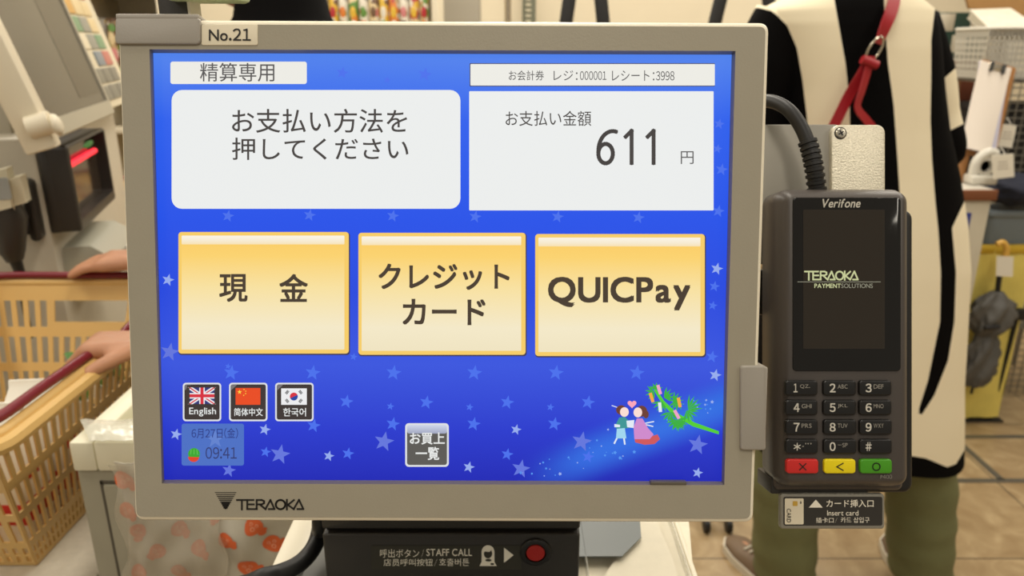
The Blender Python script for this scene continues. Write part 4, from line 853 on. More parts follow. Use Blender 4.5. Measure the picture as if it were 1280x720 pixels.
# knit: torso rings measured down the back, sleeves as tapering rings
KN = pattern_mat('knit_two_tone', (240, 228, 198), (8, 7, 7), 'two_tone')
tor = ((-34, 1046, 1100, .055), (-22, 1030, 1112, .075), (-12, 1004, 1130, .09), (-2, 972, 1146, .10), (10, 952, 1160, .108), (28, 952, 1164, .115), (60, 962, 1167, .12), (110, 972, 1170, .122), (165, 976, 1176, .124), (225, 972, 1188, .13), (290, 964, 1196, .14), (350, 958, 1199, .148), (420, 952, 1195, .155), (500, 947, 1191, .16), (560, 944, 1192, .165), (592, 942, 1193, .167))
NA, rings, keys = 150, [], []
ys = [-34+i*(592+34)/160 for i in range(161)]
def interp(y):
    for a, b in zip(tor, tor[1:]):
        if y <= b[0]: t = (y-a[0])/(b[0]-a[0]); return [a[i]+(b[i]-a[i])*t for i in range(1, 4)]
    return list(tor[-1][1:])
for y in ys:
    xl, xr, dp = interp(y); L_, R_ = bp(xl, y), bp(xr, y); c = (L_+R_)/2; c.z = at_y(1075, y, YC-dp*.9).z; dpt = YC*cos(PITCH)+(CAM.z-c.z)*sin(PITCH); c.x = ((xl+xr)/2-CX)/F*dpt; hx = (xr-xl)/2/F*dpt; ring = []
    for j in range(NA):
        a = 2*pi*j/NA; cx_ = cos(a); sy_ = sin(a); e = .82
        fold = 1+.012*sin(5*a+y*.01)*max(0, y/600)
        low = max(0.0, (y-540)/52)
        ring.append(Vector((c.x+hx*abs(cx_)**e*(1 if cx_ > 0 else -1)*fold, YC+dp*abs(sy_)**e*(1 if sy_ > 0 else -1)*fold, c.z+low*.012*(sin(3*a+1)-.4*cx_)))-WO)
    rings.append(ring)
g = G(); g.loft(rings, KN, caps=False)
g.loft([rings[-1], [p*1.0+Vector((0, 0, .006)) for p in [Vector((q.x*.97, q.y*.97, q.z)) for q in rings[-1]]]], KN, caps=False)
nt_ = len(g.v)
def sleeve(path, rad):
    pts = smooth_curve(path, 10); k = len(pts); rs = []
    for i in range(k):
        t = i/(k-1)*(len(rad)-1); a = min(int(t), len(rad)-2); rs.append(rad[a]+(rad[a+1]-rad[a])*(t-a))
    rs = [r*(1+.008*sin(i*.5)) for i, r in enumerate(rs)]
    g.tube(pts, rs, KN, 28)
sl0 = len(g.v); sleeve([sh_l+Vector((.02, 0, .015))-WO, sh_l+(el_l-sh_l)*.33-WO, sh_l+(el_l-sh_l)*.66-WO, el_l-WO, el_l+(JW['wr_l']-el_l)*.5-WO, JW['wr_l']-WO], [.070, .078, .072, .062, .054, .046])
sl1 = len(g.v); sleeve([sh_r+Vector((-.01, 0, .015))-WO, sh_r+(el_r-sh_r)*.33-WO, sh_r+(el_r-sh_r)*.66-WO, el_r-WO, el_r+(JW['wr_r']-el_r)*.5-WO, JW['wr_r']-WO], [.060, .064, .056, .048, .047, .044]); sl2 = len(g.v)
def spot(p):                                           # where a spot of the back shows in the photograph (front half takes the pattern of the back)
    q = Vector((p.x+WO.x, p.y+WO.y, p.z+WO.z))
    if q.y > YC: q.y = 2*YC-q.y
    q -= CAM; d = q.dot(FW); return (CX+F*q.dot(RT)/d, CY-F*q.dot(UP)/d)
pc = [(1043, -90), (1043, 0), (1050, 40), (1057, 80), (1062, 130), (1064, 230), (1064, 700), (1128, 700), (1128, 420), (1126, 265), (1122, 200), (1117, 130), (1110, 80), (1107, 40), (1105, 0), (1105, -90)]
pl = [(840, 24), (912, 20), (926, 12), (945, 9), (966, 14), (984, 32), (996, 60), (1003, 100), (1009, 150), (1010, 260), (1004, 400), (985, 560), (970, 700), (840, 700)]
pl2 = [(840, 24), (912, 20), (926, 12), (945, 9), (966, 14), (984, 32), (1100, 60), (1100, 700), (840, 700)]
pR = [(1169, 8), (1164, 50), (1164, 90), (1163, 150), (1165, 200), (1169, 250), (1173, 290), (1176, 341), (1175, 402), (1160, 475), (1147, 516), (1150, 522), (1168, 494), (1185, 451), (1193, 402), (1195, 341), (1190, 285), (1230, 200), (1230, 8)]
hemz = [(860, 568), (1000, 572), (1134, 569), (1158, 573), (1184, 584), (1195, 580), (1212, 552), (1260, 700), (860, 700)]
vals = []
for i, v in enumerate(g.v):
    p = spot(v)
    if i < sl0: val = max(sdist(p, pc), sdist(p, pl), sdist(p, pR), sdist(p, hemz))
    elif i < sl1: val = sdist(p, pl2)
    else:
        up_ = 100-(p[0]-1178)*.9; lo_ = 168-(p[0]-1178)*.5; val = max(up_-p[1], p[1]-lo_)
        if p[0] < 1166: val = max(sdist(p, pc), sdist(p, pR))
    vals.append(val)
kn = g.build('knit_dress', wom, ang=180); at = kn.data.attributes.new('two_tone', 'FLOAT', 'POINT'); at.data.foreach_set('value', vals); kn['label'] = 'black and cream colour-block long knit'
# trousers
OLV = mat('olive_cotton', (110, 112, 74), .8, var=.05, vs=25, bump=.25, bs=120)
def leg(xs, nm):
    rg = []
    for i in range(41):
        t = i/40; y = 360+t*(722-360); c = xs[0]+(xs[1]-xs[0])*min(1, max(0, (y-360)/240)) if y < 600 else xs[1]+(xs[2]-xs[1])*(y-600)/120; C_ = bp(c, y)-WO; C_.z = max(C_.z, .045)
        r = .098-.022*t+.004*sin(y*.16+xs[0])*max(0, t-.3)+.003*noise.noise(Vector((y*.05, xs[0], 0)))
        rg.append([C_+Vector((r*cos(a)*1.0, r*sin(a)*1.05, .010*sin(a*2+y*.1)*t*.5)) for a in [2*pi*j/32 for j in range(32)]])
    return rg
g = G(); g.loft(leg((1030, 982, 980), 'l'), OLV); g.loft(leg((1118, 1150, 1150), 'r'), OLV); pz = bp(1074, 340)-WO
g.cap(pz-Vector((.05, 0, 0)), pz+Vector((.05, 0, 0)), .115, .115, OLV, 20); g.build('trousers', wom, ang=180)['label'] = 'olive green trousers'
# shoes
SHB = mat('shoe_brown', (112, 92, 72), .55); SHS = mat('shoe_sole', (212, 204, 186), .5)
def shoe(parent, an, d, off=Vector()):
    d = Vector(d).normalized(); s = d.cross(Z); g = G(); rs = []
    for t, wd, h_ in ((-.075, .022, .055), (-.06, .034, .08), (-.02, .038, .085), (.05, .042, .062), (.11, .046, .05), (.16, .038, .040), (.185, .018, .030)):
        c = Vector((an.x, an.y, 0))+d*t+off; rs.append([c+s*wd*cos(a)+Z*(.024+max(0, sin(a))*(h_-.024)-max(0, -sin(a))*.004) for a in [2*pi*j/16 for j in range(16)]])
    g.loft(rs, SHB); o = g.build('shoe', parent, ang=70)
    g = G(); so = []
    for t, wd in ((-.082, .02), (-.066, .037), (-.02, .041), (.05, .045), (.11, .049), (.165, .040), (.192, .018)):
        c = Vector((an.x, an.y, 0))+d*t+off; so.append([c+s*wd+Z*0, c+s*wd+Z*.022, c-s*wd+Z*.022, c-s*wd])
    g.loft(so, SHS); g.build('sole', o)
    g = G()
    for k in range(4): c = Vector((an.x, an.y, 0))+d*(.03+k*.022)+off; g.tube([c+s*.024+Z*(.070-k*.006), c+Z*(.078-k*.007), c-s*.024+Z*(.070-k*.006)], .003, SHS, 6)
    g.build('laces', o)
shoe(wom, JW['an_l']-WO, (-.34, .94, 0)); shoe(wom, JW['an_r']-WO, (.1, .99, 0))
# red crossbody bag: strap, buckle, loose tail, pouch on her left hip
bg = thing('crossbody_bag', 'red leather crossbody bag with a buckled strap across the black and cream back', 'bag', (0, 0, 0))
REDL = mat('red_leather', (160, 22, 34), .42, bump=.1, bs=300); STL = mat('buckle_steel', (210, 200, 180), .25, metal=.9)
def strap(pp, wd, name, tw=None):
    P = smooth_curve(pp, 8); g = G(); rows_ = []
    for i, p in enumerate(P):
        t = (P[min(i+1, len(P)-1)]-P[max(i-1, 0)]).normalized(); yb = Vector((0, -1, 0)); yb = (yb-t*yb.dot(t)).normalized(); s = t.cross(yb)
        if tw: a = tw(i/(len(P)-1)); s = s*cos(a)+yb*sin(a); yb = t.cross(s)*-1
        rows_.append([p-s*wd/2-yb*.0012, p+s*wd/2-yb*.0012, p+s*wd/2+yb*.0012, p-s*wd/2+yb*.0012])
    g.loft(rows_, REDL); return g.build(name, bg, ang=30)
YT = 1.485
strap([at_y(1116, -28, 1.60), at_y(1119, -12, 1.54), at_y(1116, 8, 1.505), at_y(1108, 30, YT), at_y(1098, 55, YT)], .025, 'shoulder_strap', lambda t: 0 if t < .6 else (t-.6)*1.6)
strap([at_y(1087, 73, YT-.012), at_y(1078, 92, YT-.010), at_y(1062, 118, YT), at_y(1045, 152, YT), at_y(1020, 200, YT), at_y(985, 240, 1.483), at_y(952, 268, 1.480)], .021, 'lower_strap')
strap([at_y(1089, 70, YT-.014), at_y(1086, 84, YT-.016), at_y(1078, 112, YT-.02), at_y(1072, 134, YT-.02), at_y(1083, 150, YT-.012), at_y(1096, 166, YT-.005)], .0165, 'strap_tail', lambda t: .5*sin(t*pi))
g = G(); c0 = at_y(1093, 62, YT-.012); ax = (at_y(1098, 52, YT)-at_y(1086, 76, YT)).normalized(); sx_ = ax.cross(Vector((0, -1, 0)))
lp = [c0+ax*.024*cos(a)+sx_*.011*sin(a)+Vector((0, -.004*cos(a), 0)) for a in [2*pi*i/24 for i in range(26)]]; g.tube(lp, .0022, STL, 8, caps=False); g.build('buckle', bg)['label'] = 'steel buckle'
g = G(); c1 = at_y(1087, 78, YT-.016); g.tube([c1-sx_*.016, c1+sx_*.016], .0085, REDL, 12, sq=(1, 1)); g.build('strap_loop', bg)
g = G(); pb_ = at_y(928, 278, 1.50); g.box((pb_.x-.085, 1.487, pb_.z-.075), (pb_.x+.06, 1.535, pb_.z+.06), REDL, .014, seg=3); g.build('pouch', bg)

# ---- person in black behind the monitor, both hands on the basket
man = thing('person', 'person in black mostly hidden behind the monitor, hands resting on the tan basket rim', 'person', (-.33, 1.28, 0)); MO = man.location.copy()
wl_ = Vector((-.482, .935, .968)); wr_r = at_y(151, 347, 1.245); wr_r.z = .985; wr_r = Vector((-.625, 1.243, 1.0))
JM = dict(pelvis=(-.33, 1.28, .84), chest=(-.36, 1.28, 1.18), neck=(-.37, 1.28, 1.37), head=(-.405, 1.28, 1.52), sh_l=(-.35, 1.13, 1.30), sh_r=(-.35, 1.43, 1.30), el_l=(-.32, 1.02, 1.06), el_r=(-.34, 1.40, 1.06), wr_l=wl_, wr_r=wr_r,
          hd_l=(-.90, -.12, .02), hd_r=(-.97, .0, -.06), pn_l=(.25, 0, -1), pn_r=(0, .1, -1), hip_l=(-.32, 1.20, .82), hip_r=(-.32, 1.36, .82), kn_l=(-.34, 1.19, .47), kn_r=(-.33, 1.37, .47), an_l=(-.30, 1.19, .09), an_r=(-.29, 1.38, .09), ft_l=(-1, 0, 0), ft_r=(-1, .05, 0))
HC['l'] = (.75, .8, .5); HC['r'] = (.12, .22, .18)
JMl = {k: (Vector(v)-MO if k[:3] not in ('hd_', 'pn_', 'ft_') else Vector(v)) for k, v in JM.items()}
body(man, JMl, (-1, 0, 0), SKN, .0045, .84); eyes(man, JMl['head'], (-1, 0, 0)); hair(man, JMl['head'], (-1, 0, 0), .45)
g = G(); V_ = lambda x, y, z: Vector((x, y, z))-MO; rg = []
for z, x, rx, ry in ((.78, -.33, .125, .175), (.95, -.33, .128, .178), (1.10, -.35, .132, .180), (1.22, -.36, .132, .190), (1.30, -.36, .122, .190), (1.35, -.365, .10, .15), (1.395, -.37, .076, .082), (1.46, -.37, .062, .066)): rg.append([V_(x+rx*cos(a), 1.28+ry*sin(a), z) for a in [2*pi*j/40 for j in range(40)]])
g.loft(rg, BLKC, caps=False)
for q in 'lr':
    s_, e_, w_ = JMl['sh_'+q], JMl['el_'+q], JMl['wr_'+q]; p = [s_*.86+(JMl['neck']-Z*.07)*.14+Z*.0, s_+Z*-.01, (s_+e_)/2, e_, e_+(w_-e_)*.30]; g.ell(s_, (.069, .069, .066), BLKC); g.tube(smooth_curve(p, 8), [.066]*16+[.060]*8+[.054]*8+[.050], BLKC, 20)
g.build('black_top', man, ang=180)
g = G(); CH = mat('charcoal_trousers', (40, 38, 38), .8)
for q in 'lr': h_, k_, a_ = JMl['hip_'+q], JMl['kn_'+q], JMl['an_'+q]; g.tube(smooth_curve([h_, (h_+k_)/2, k_, (k_+a_)/2, a_-Z*.03], 6), [.098-.0018*i for i in range(25)], CH, 20)
g.cap(JMl['pelvis']-Vector((0, .06, .02)), JMl['pelvis']+Vector((0, .06, -.02)), .118, .118, CH, 18); g.build('trousers', man, ang=180)
shoe(man, JMl['an_l'], (-1, 0, 0)); shoe(man, JMl['an_r'], (-1, .05, 0))

# ================================================================== SIGNAL POST BEHIND THE MONITOR
sp_ = thing('signal_post', 'dark post with a pale green lamp rising behind the top left corner of the monitor', 'post', (0, 0, 0))
a, b = at_y(198, 20, .50), at_y(238, 20, .50)
g = G(); g.box((a.x, .50, 1.20), (b.x, .516, 1.385), DARK, .002); g.box((b.x-.001, .4995, 1.22), (b.x+.0006, .5165, 1.385), mat('shell_back', (0, 0, 0)), 0); g.build('post', sp_)
g = G(); c = at_y(255, 2, .50); g.box((c.x-.021, .488, c.z), (c.x+.021, .53, c.z+.05), mat('lamp_pale_green', (186, 206, 170), .35), .004); g.build('lamp_box', sp_)['label'] = 'pale green lamp box'
g = G(); g.box((a.x+.002, .425, 1.215), (b.x-.002, .502, 1.24), DARK, .002); g.build('mounting_arm', sp_)

# ================================================================== FAR BACKGROUND, BEHIND THE MONITOR
PCOL = {'yellow': (222, 182, 60), 'white': (226, 220, 204), 'green': (96, 140, 62), 'orange': (216, 126, 54), 'red': (178, 44, 50), 'cream': (224, 204, 160), 'brown': (112, 84, 60), 'grey': (156, 150, 138), 'pink': (206, 130, 130), 'tan': (190, 160, 116)}
def mottled(n):
    k = 'pouch_far_'+n
    if k in MATS: return MATS[k]
    m = mat(k, PCOL[n], .45); nt = m.node_tree; tc = nt.nodes.new('ShaderNodeTexCoord'); nz = nt.nodes.new('ShaderNodeTexVoronoi'); nz.inputs['Scale'].default_value = 38; mpg = nt.nodes.new('ShaderNodeMapping')
    i_ = list(PCOL).index(n); mpg.inputs['Location'].default_value = (i_*1.7, i_*.9, 0); nt.links.new(tc.outputs['Object'], mpg.inputs[0]); nt.links.new(mpg.outputs[0], nz.inputs['Vector'])
    sp = nt.nodes.new('ShaderNodeSeparateColor'); nt.links.new(nz.outputs['Color'], sp.inputs[0]); rp = nt.nodes.new('ShaderNodeValToRGB'); cr = rp.color_ramp; cr.interpolation = 'CONSTANT'
    names = list(PCOL); stops = [n, names[(i_+1) % 10], n, names[(i_+3) % 10], 'white', names[(i_+6) % 10]]
    while len(cr.elements) < 6: cr.elements.new(.5)
    for e, (t, c) in zip(cr.elements, zip((0, .34, .48, .66, .78, .92), stops)): e.position = t; e.color = rgb(PCOL[c])
    nt.links.new(sp.outputs[0], rp.inputs[0]); nt.links.new(rp.outputs[0], nt.nodes['Principled BSDF'].inputs['Base Color']); return m
PMAT = lambda n: mat('pack_far_'+n, PCOL[n], .45, var=.12, vs=60)
def snack(p, w_, h_, c, c2, c3, label, group):
    t = thing('snack_pack', label, 'snack pack', p, group=group); bm = bmesh.new(); bmesh.ops.create_grid(bm, x_segments=6, y_segments=8, size=1)
    vs = [(v.co.x, v.co.y) for v in bm.verts]; fs = [tuple(v.index for v in f.verts) for f in bm.faces]; bm.free()
    def sd(sg_): return [(x*w_/2, sg_*.024*(1-x*x)**.5*(1-y**4), h_/2+y*h_/2) for x, y in vs]
    g = G(); g.add(sd(-1), fs, mottled(c)); g.add(sd(1), [f[::-1] for f in fs], mottled(c)); g.build('pouch', t, ang=50)
    g = G(); g.ell((0, -.020, h_*.62), (w_*.30, .006, h_*.13), PMAT(c2)); g.ell((0, -.021, h_*.33), (w_*.34, .005, h_*.16), PMAT(c3)); g.build('printed_patch', t)
def gondola(label, X0, X1, Y, boards, top, post=None):
    t = thing('display_shelf', label, 'shelf', ((X0+X1)/2, Y, 0)); hx = (X1-X0)/2; m = mat('shelf_cream', (216, 206, 182), .5)
    g = G(); g.box((-hx, .30, 0), (hx, .32, top), m); g.build('back_panel', t)
    for sx in (-1, 1): g = G(); g.box((sx*hx-.014, 0, 0), (sx*hx+.014, .32, top), m, .003); g.build('side_panel', t)
    for z in boards: g = G(); g.box((-hx+.014, 0, z-.02), (hx-.014, .30, z), m, .002); g.build('shelf_board', t)
A_, B_ = at_y(398, 5, 3.6), at_y(543, 5, 3.6)
gondola('cream display shelf of colourful snack packs far behind the monitor', A_.x, B_.x, 3.6, (.15, .55, .95, 1.36, 1.72), 1.9)
seq = ['yellow', 'white', 'green', 'white', 'cream', 'yellow', 'orange', 'white', 'red', 'tan']; ords = ['first', 'second', 'third', 'fourth', 'fifth', 'sixth', 'seventh', 'eighth', 'ninth', 'tenth']
n_ = len(seq); stp_ = (B_.x-A_.x-.06)/n_
for i, c in enumerate(seq): snack((A_.x+.03+stp_*(i+.5), 3.66, 1.36), stp_*.94, .22, c, ['red', 'orange', 'yellow', 'green', 'brown', 'white', 'yellow', 'pink', 'yellow', 'red'][i], ['white', 'tan', 'white', 'orange', 'grey', 'green', 'white', 'brown', 'tan', 'orange'][i], '%s snack pack on the far cream shelf, %s from the left' % (c, ords[i]), 'snack packs on the far cream shelf')
A2, B2 = at_y(92, 10, 2.9), at_y(200, 10, 2.9)
gondola('cream display shelf of brown and grey packs behind the neighbouring kiosk', A2.x, B2.x, 2.9, (.15, .6, 1.05, 1.25, 1.56), 1.8)
sq2 = ['grey', 'brown', 'tan', 'brown', 'grey', 'brown']; n_ = 6; stp_ = (B2.x-A2.x-.05)/n_
for i, c in enumerate(sq2):
    for z, hh_ in ((1.25, .20), (1.56, .18)):
        snack((A2.x+.025+stp_*(i+.5), 2.98, z), stp_*.95, hh_, c, ['brown', 'cream', 'brown', 'grey', 'tan', 'white'][i], ['white', 'pink', 'grey', 'cream', 'brown', 'tan'][i], '%s snack pack, %s board of the shelf by the neighbouring kiosk, %s from left' % (c, 'lower' if z < 1.4 else 'upper', ords[i]), 'packs on the shelf by the neighbouring kiosk')
g = G(); a, b = at_y(554, 5, 4.3), at_y(599, 5, 4.3); g.box((a.x, 4.3, 0), (b.x, 4.55, 2.8), mat('pillar_grey', (160, 154, 140), .6), .01); tag(g.build('trim_2'), None, None, kind='structure')
g = G(); a, b = at_y(653, 5, 4.6), at_y(670, 5, 4.6); g.box((a.x, 4.62, 0), (b.x, 4.68, 2.8), mat('upright_green_grey', (104, 106, 88), .5), .003)
for i in range(60): g.box((a.x+.02, 4.614, .4+i*.03), (a.x+.05, 4.622, .4+i*.03+.016), mat('upright_slot', (190, 184, 160), .5))
tag(g.build('trim_3'), None, None, kind='structure')
# two canvas bags with black handles hung up behind the monitor
g = G(); a, b = at_y(690, 5, 2.63), at_y(960, 5, 2.63); ZB = a.z+.16
def tote(px0, px1, label, inner):
    t = thing('tote_bag', label, 'tote bag', (0, 0, 0), group='canvas bags hung behind the monitor'); L_, R_ = at_y(px0, 20, 2.6), at_y(px1, 20, 2.6); c = (L_+R_)/2; hx = (R_.x-L_.x)/2
    bm = bmesh.new(); bmesh.ops.create_cube(bm, size=1); bmesh.ops.subdivide_edges(bm, edges=bm.edges[:], cuts=6, use_grid_fill=True)
    for v in bm.verts: q_ = v.co.copy(); v.co = Vector((c.x+q_.x*(hx*3.2)*(1-.08*q_.z), 2.6+q_.y*.10*(.35+.9*(.5-q_.z)*(1-(2*q_.x)**4*.8)), c.z-.36+q_.z*.5))
    g = G(); g.bm(bm, mat('canvas', (214, 204, 178), .85, bump=.3, bs=300)); g.build('pouch', t, ang=60)
    for dy, m_ in ((-.035, BLACK), (.035, BLACK)):
        P = smooth_curve([(c.x-hx*1.25, 2.6+dy, c.z-.14), (L_.x, 2.6+dy*.8, c.z), (c.x-hx*.62, 2.6+dy*.4, c.z+.15), (c.x-hx*.25, 2.6+dy*.2, c.z+.255), (c.x, 2.6, c.z+.28), (c.x+hx*.25, 2.6+dy*.2, c.z+.255), (c.x+hx*.62, 2.6+dy*.4, c.z+.15), (R_.x, 2.6+dy*.8, c.z), (c.x+hx*1.25, 2.6+dy, c.z-.14)], 6)
        g = G(); g.tube(P, .022 if dy < 0 else .008, m_, 10, sq=(1, .25) if dy < 0 else (1, 1)); g.build('strap', t)
    return c
c1 = tote(708, 752, 'canvas bag with close black handles hung behind the monitor, left of the other', 1); c2 = tote(893, 960, 'canvas bag with wide black handles hung behind the monitor, beside the shoulder in knit', 1)
rk = thing('bag_rail', 'metal rail stand from which the canvas bags hang', 'rail', (0, 0, 0)); zr = c1.z+.272
g = G(); g.tube([(c1.x-.25, 2.6, zr), (c2.x+.25, 2.6, zr)], .009, STL, 12); g.build('rail', rk)
for x in (c1.x-.25, c2.x+.25): g = G(); g.tube([(x, 2.6, 0.01), (x, 2.6, zr)], .011, STL, 12); g.box((x-.02, 2.4, 0), (x+.02, 2.8, .02), STL, .004); g.build('post', rk)
# small caster stand whose black feet show under the monitor
cs = at_z(895, 664, 0); st2 = thing('pole_stand', 'black caster stand on the tiled floor, feet showing below the monitor', 'stand', (cs.x, cs.y+.1, 0))
g = G(); g.tube([(0, 0, .06), (0, 0, .80)], .012, BLACK, 12); g.build('pole', st2)
for dx, dy in ((-.03, -.10), (.035, -.10), (-.09, .04), (.09, .04)):
    g = G(); g.tube([(0, 0, .07), (dx*.9, dy*.9, .045)], .009, BLACK, 8); g.tube([(dx-.008, dy, .02), (dx+.008, dy, .02)], .02, BLACK, 16); g.build('caster_leg', st2)

# ================================================================== RIGHT BACKGROUND: SERVICE COUNTER AND STORE CLUTTER
cr_ = at_y(1246, 238, 2.4); CZ2 = cr_.z; CXR = cr_.x; CXL = 1.18
sc = thing('service_counter', 'beige service counter with a grey top and brown edge beside the person in knit', 'counter', (0, 0, 0))
g = G(); g.box((CXL, 2.41, 0), (CXR-.004, 3.32, CZ2-.026), mat('counter_beige', (196, 188, 168), .5, var=.02), .004); g.build('cabinet', sc)
g = G(); g.box((CXL-.01, 2.412, CZ2-.026), (CXR+.004, 3.33, CZ2), mat('counter_top_grey', (190, 184, 172), .3), .002); g.build('top', sc)
g = G(); g.box((CXL-.01, 2.398, CZ2-.034), (CXR+.006, 2.412, CZ2+.001), mat('edge_brown', (122, 72, 44), .45), .003); g.build('edge_strip', sc)
a, b = at_y(1178, 266, 2.409), at_y(1202, 330, 2.409); g = G(); g.box((a.x, 2.407, b.z), (b.x, 2.41, a.z), mat('sign_blue', (28, 46, 130), .4), .0005); g.build('blue_notice', sc)['label'] = 'dark blue notice stuck on the front'
RB = mat('carton_red_brown', (122, 66, 44), .6, var=.06, vs=12)
a, b = at_y(1150, 74, 3.08), at_y(1226, 170, 3.08); hx = (b.x-a.x)/2; bxm = thing('carton_box', 'red-brown carton standing on the low brown cabinet behind the clipboard', 'carton', ((a.x+b.x)/2, 3.16, CZ2+.001)); hz = a.z-CZ2
g = G(); g.box((-hx, -.08, 0), (hx, .08, hz), RB, .004); g.build('body', bxm); g = G(); g.box((-.03, -.081, 0), (.03, .081, hz+.0015), mat('carton_tape', (150, 104, 72), .3), .0005); g.build('tape', bxm)
a2, b2 = at_y(1150, 16, 3.08), at_y(1230, 73, 3.08); hz2 = a2.z-a.z
tb = thing('gift_box', 'dark green box with pale squares on top of the red-brown carton', 'box', ((a2.x+b2.x)/2, 3.16, CZ2+hz+.002)); hx2 = (b2.x-a2.x)/2
g = G(); g.box((-hx2, -.075, 0), (hx2, .075, hz2), mat('box_dark_green', (40, 68, 58), .5), .004); g.build('body', tb)
g = G()
for qx, qz in ((.18, .34), (.62, .34), (.40, .80), (.84, .80)): g.box((-hx2+qx*2*hx2-.03, -.0765, hz2*qz-.035), (-hx2+qx*2*hx2+.03, -.074, hz2*qz+.03), mat('box_pale_square', (204, 196, 176), .5), .0005)
g.build('pale_squares', tb)
lc = thing('low_cabinet', 'low brown cabinet behind the service counter, under the red-brown carton', 'cabinet', ((a.x+b.x)/2, 3.195, 0)); LCB = mat('cabinet_brown', (98, 66, 44), .5, var=.06, vs=9)
g = G(); g.box((-hx, -.10, 0), (hx+.02, .12, CZ2-.022), LCB, .004); g.build('body', lc); g = G(); g.box((-hx-.004, -.112, CZ2-.022), (hx+.03, .125, CZ2), LCB, .003); g.build('top', lc)
for sx in (-1, 1): g = G(); g.box((min(sx*.004, sx*(hx-.005)), -.108, .06), (max(sx*.004, sx*(hx-.005)), -.10, CZ2-.04), LCB, .003); dr = g.build('cabinet_door', lc); g = G(); g.tube([(sx*.02, -.112, .5), (sx*.02, -.112, .6)], .005, STL, 8); g.build('handle', dr)
# clipboard on a small wooden rest
q0, q1, q2, q3 = at_y(1222, 74, 2.66), at_y(1254, 82, 2.66), at_y(1238, 196, 2.57), at_y(1198, 186, 2.57)
CF = Frame((q3+q2)/2, q2-q3, (q0+q1)/2-(q3+q2)/2); wdt = (q2-q3).length; hgt = ((q0+q1)/2-(q3+q2)/2).length
cbd = thing('clipboard', 'brown clipboard with curling white papers leaning on the service counter', 'clipboard', frame=CF); WOOD = mat('clip_wood', (158, 110, 62), .5, var=.05)
ws = wdt*.5
g = G(); g.prism(rr(-ws+.01, -.01, ws+.018, hgt+.004, .008), -.006, 0, WOOD, bev=.001); g.box((-ws+.02, -.11, -.012), (-ws+.05, .05, -.006), WOOD, .002); g.box((ws-.04, -.11, -.012), (ws-.01, .05, -.006), WOOD, .002); g.build('board', cbd)
def paper(off, m, nm, skew):
    g = G(); V = []
    for j in range(13):
        for i in range(7): u, v = i/6, j/12; V.append((-ws+skew*(1-v)+u*(2*ws-.006), v*hgt*.98, .002+off+.020*(1-v)**2*(1-u*.5)+.006*sin(u*pi)*(1-v)))
    g.add(V, [(j*7+i, j*7+i+1, (j+1)*7+i+1, (j+1)*7+i) for j in range(12) for i in range(6)], m); o = g.build(nm, cbd, ang=180); o.modifiers.new('thickness', 'SOLIDIFY').thickness = .0015
paper(.010, mat('paper_white', (226, 216, 204), .7), 'paper', -.012); paper(.004, mat('paper_lilac', (186, 184, 204), .7), 'paper', .010); paper(0, mat('paper_white', (0, 0, 0)), 'paper', .016)
g = G(); g.box((-.028, hgt-.03, .006), (.028, hgt-.004, .016), STL, .003)
for sx in (-1, 1): g.tube([(sx*.022, hgt-.035, .018), (sx*.022, hgt-.005, .019)], .006, BLACK, 8)
g.build('clip', cbd)
# wire rack with plastic basket, catalogue and cardboard
RX0 = at_y(1233, 120, 2.72).x; RX1 = RX0+.55
rz1 = at_y(1240, 100, 2.72).z; wr = thing('wire_rack', 'dark wire mesh rack at the right edge under the pale plastic basket', 'rack', (0, 0, 0)); WM = mat('wire_grey', (126, 122, 112), .4, metal=.5)
g = G()
for i in range(20): x = RX0+.55*i/19; g.tube([(x, 2.72, .02), (x, 2.72, rz1)], .0022 if i % 19 else .006, WM, 6)
for j in range(46): z = .05+(rz1-.05)*j/45; g.tube([(RX0, 2.722, z), (RX1, 2.722, z)], .0022, WM, 6)
g.build('mesh_front', wr)
g = G()
for x in (RX0, RX1):
    g.tube([(x, 3.05, 0), (x, 3.05, rz1)], .006, WM, 8); g.tube([(x, 2.72, 0), (x, 2.72, rz1)], .006, WM, 8)
    for z in (.3, .9, rz1-.005): g.tube([(x, 2.72, z), (x, 3.05, z)], .004, WM, 8)
g.build('frame', wr)
g = G()
for z in (.3, .84, rz1-.006): g.box((RX0, 2.725, z-.004), (RX1, 3.05, z), WM, .001)
g.build('shelf_plate', wr)
bx_ = thing('storage_box', 'black storage box inside the wire rack', 'box', (RX0+.30, 2.88, .842)); g = G(); g.box((-.22, -.10, 0), (.22, .12, .30), mat('crate_black', (28, 26, 24), .6), .012); g.build('body', bx_); g = G(); g.box((-.226, -.106, .27), (.226, .126, .305), mat('crate_black', (0, 0, 0)), .008); g.build('lid', bx_)
pbk = thing('plastic_basket', 'pale translucent plastic basket standing on top of the wire rack', 'basket', (at_y(1262, 60, 2.70).x+.11, 2.87, rz1+.002)); BHt = at_y(1240, 36, 2.70).z-rz1
PB = mat('basket_pale', (196, 192, 180), .4); bhx = at_y(1262, 60, 2.70).x+.06-at_y(1220, 60, 2.70).x
def pwall(A, B, nx, nz, nm):
    g = G(); A, B = Vector(A), Vector(B); out = Vector(((B-A).y, -(B-A).x, 0)).normalized()
    P = lambda u, v: A+(B-A)*(.5+(u-.5)*(.88+.12*v))+Z*v*BHt-out*(.012*(1-v))
    def q(u0, v0_, u1_, v1_): a_ = [P(u0, v0_), P(u1_, v0_), P(u1_, v1_), P(u0, v1_)]; g.loft([[p-out*.001 for p in a_], [p+out*.001 for p in a_]], PB)
    for j in range(nz+1): v = j/nz; q(0, max(0, v-.025), 1, min(1, v+.025))
    for i in range(nx+1): u = i/nx; q(max(0, u-.012), 0, min(1, u+.012), 1)
    q(0, .86, 1, 1); q(0, 0, 1, .08); g.build(nm, pbk, smooth=False)
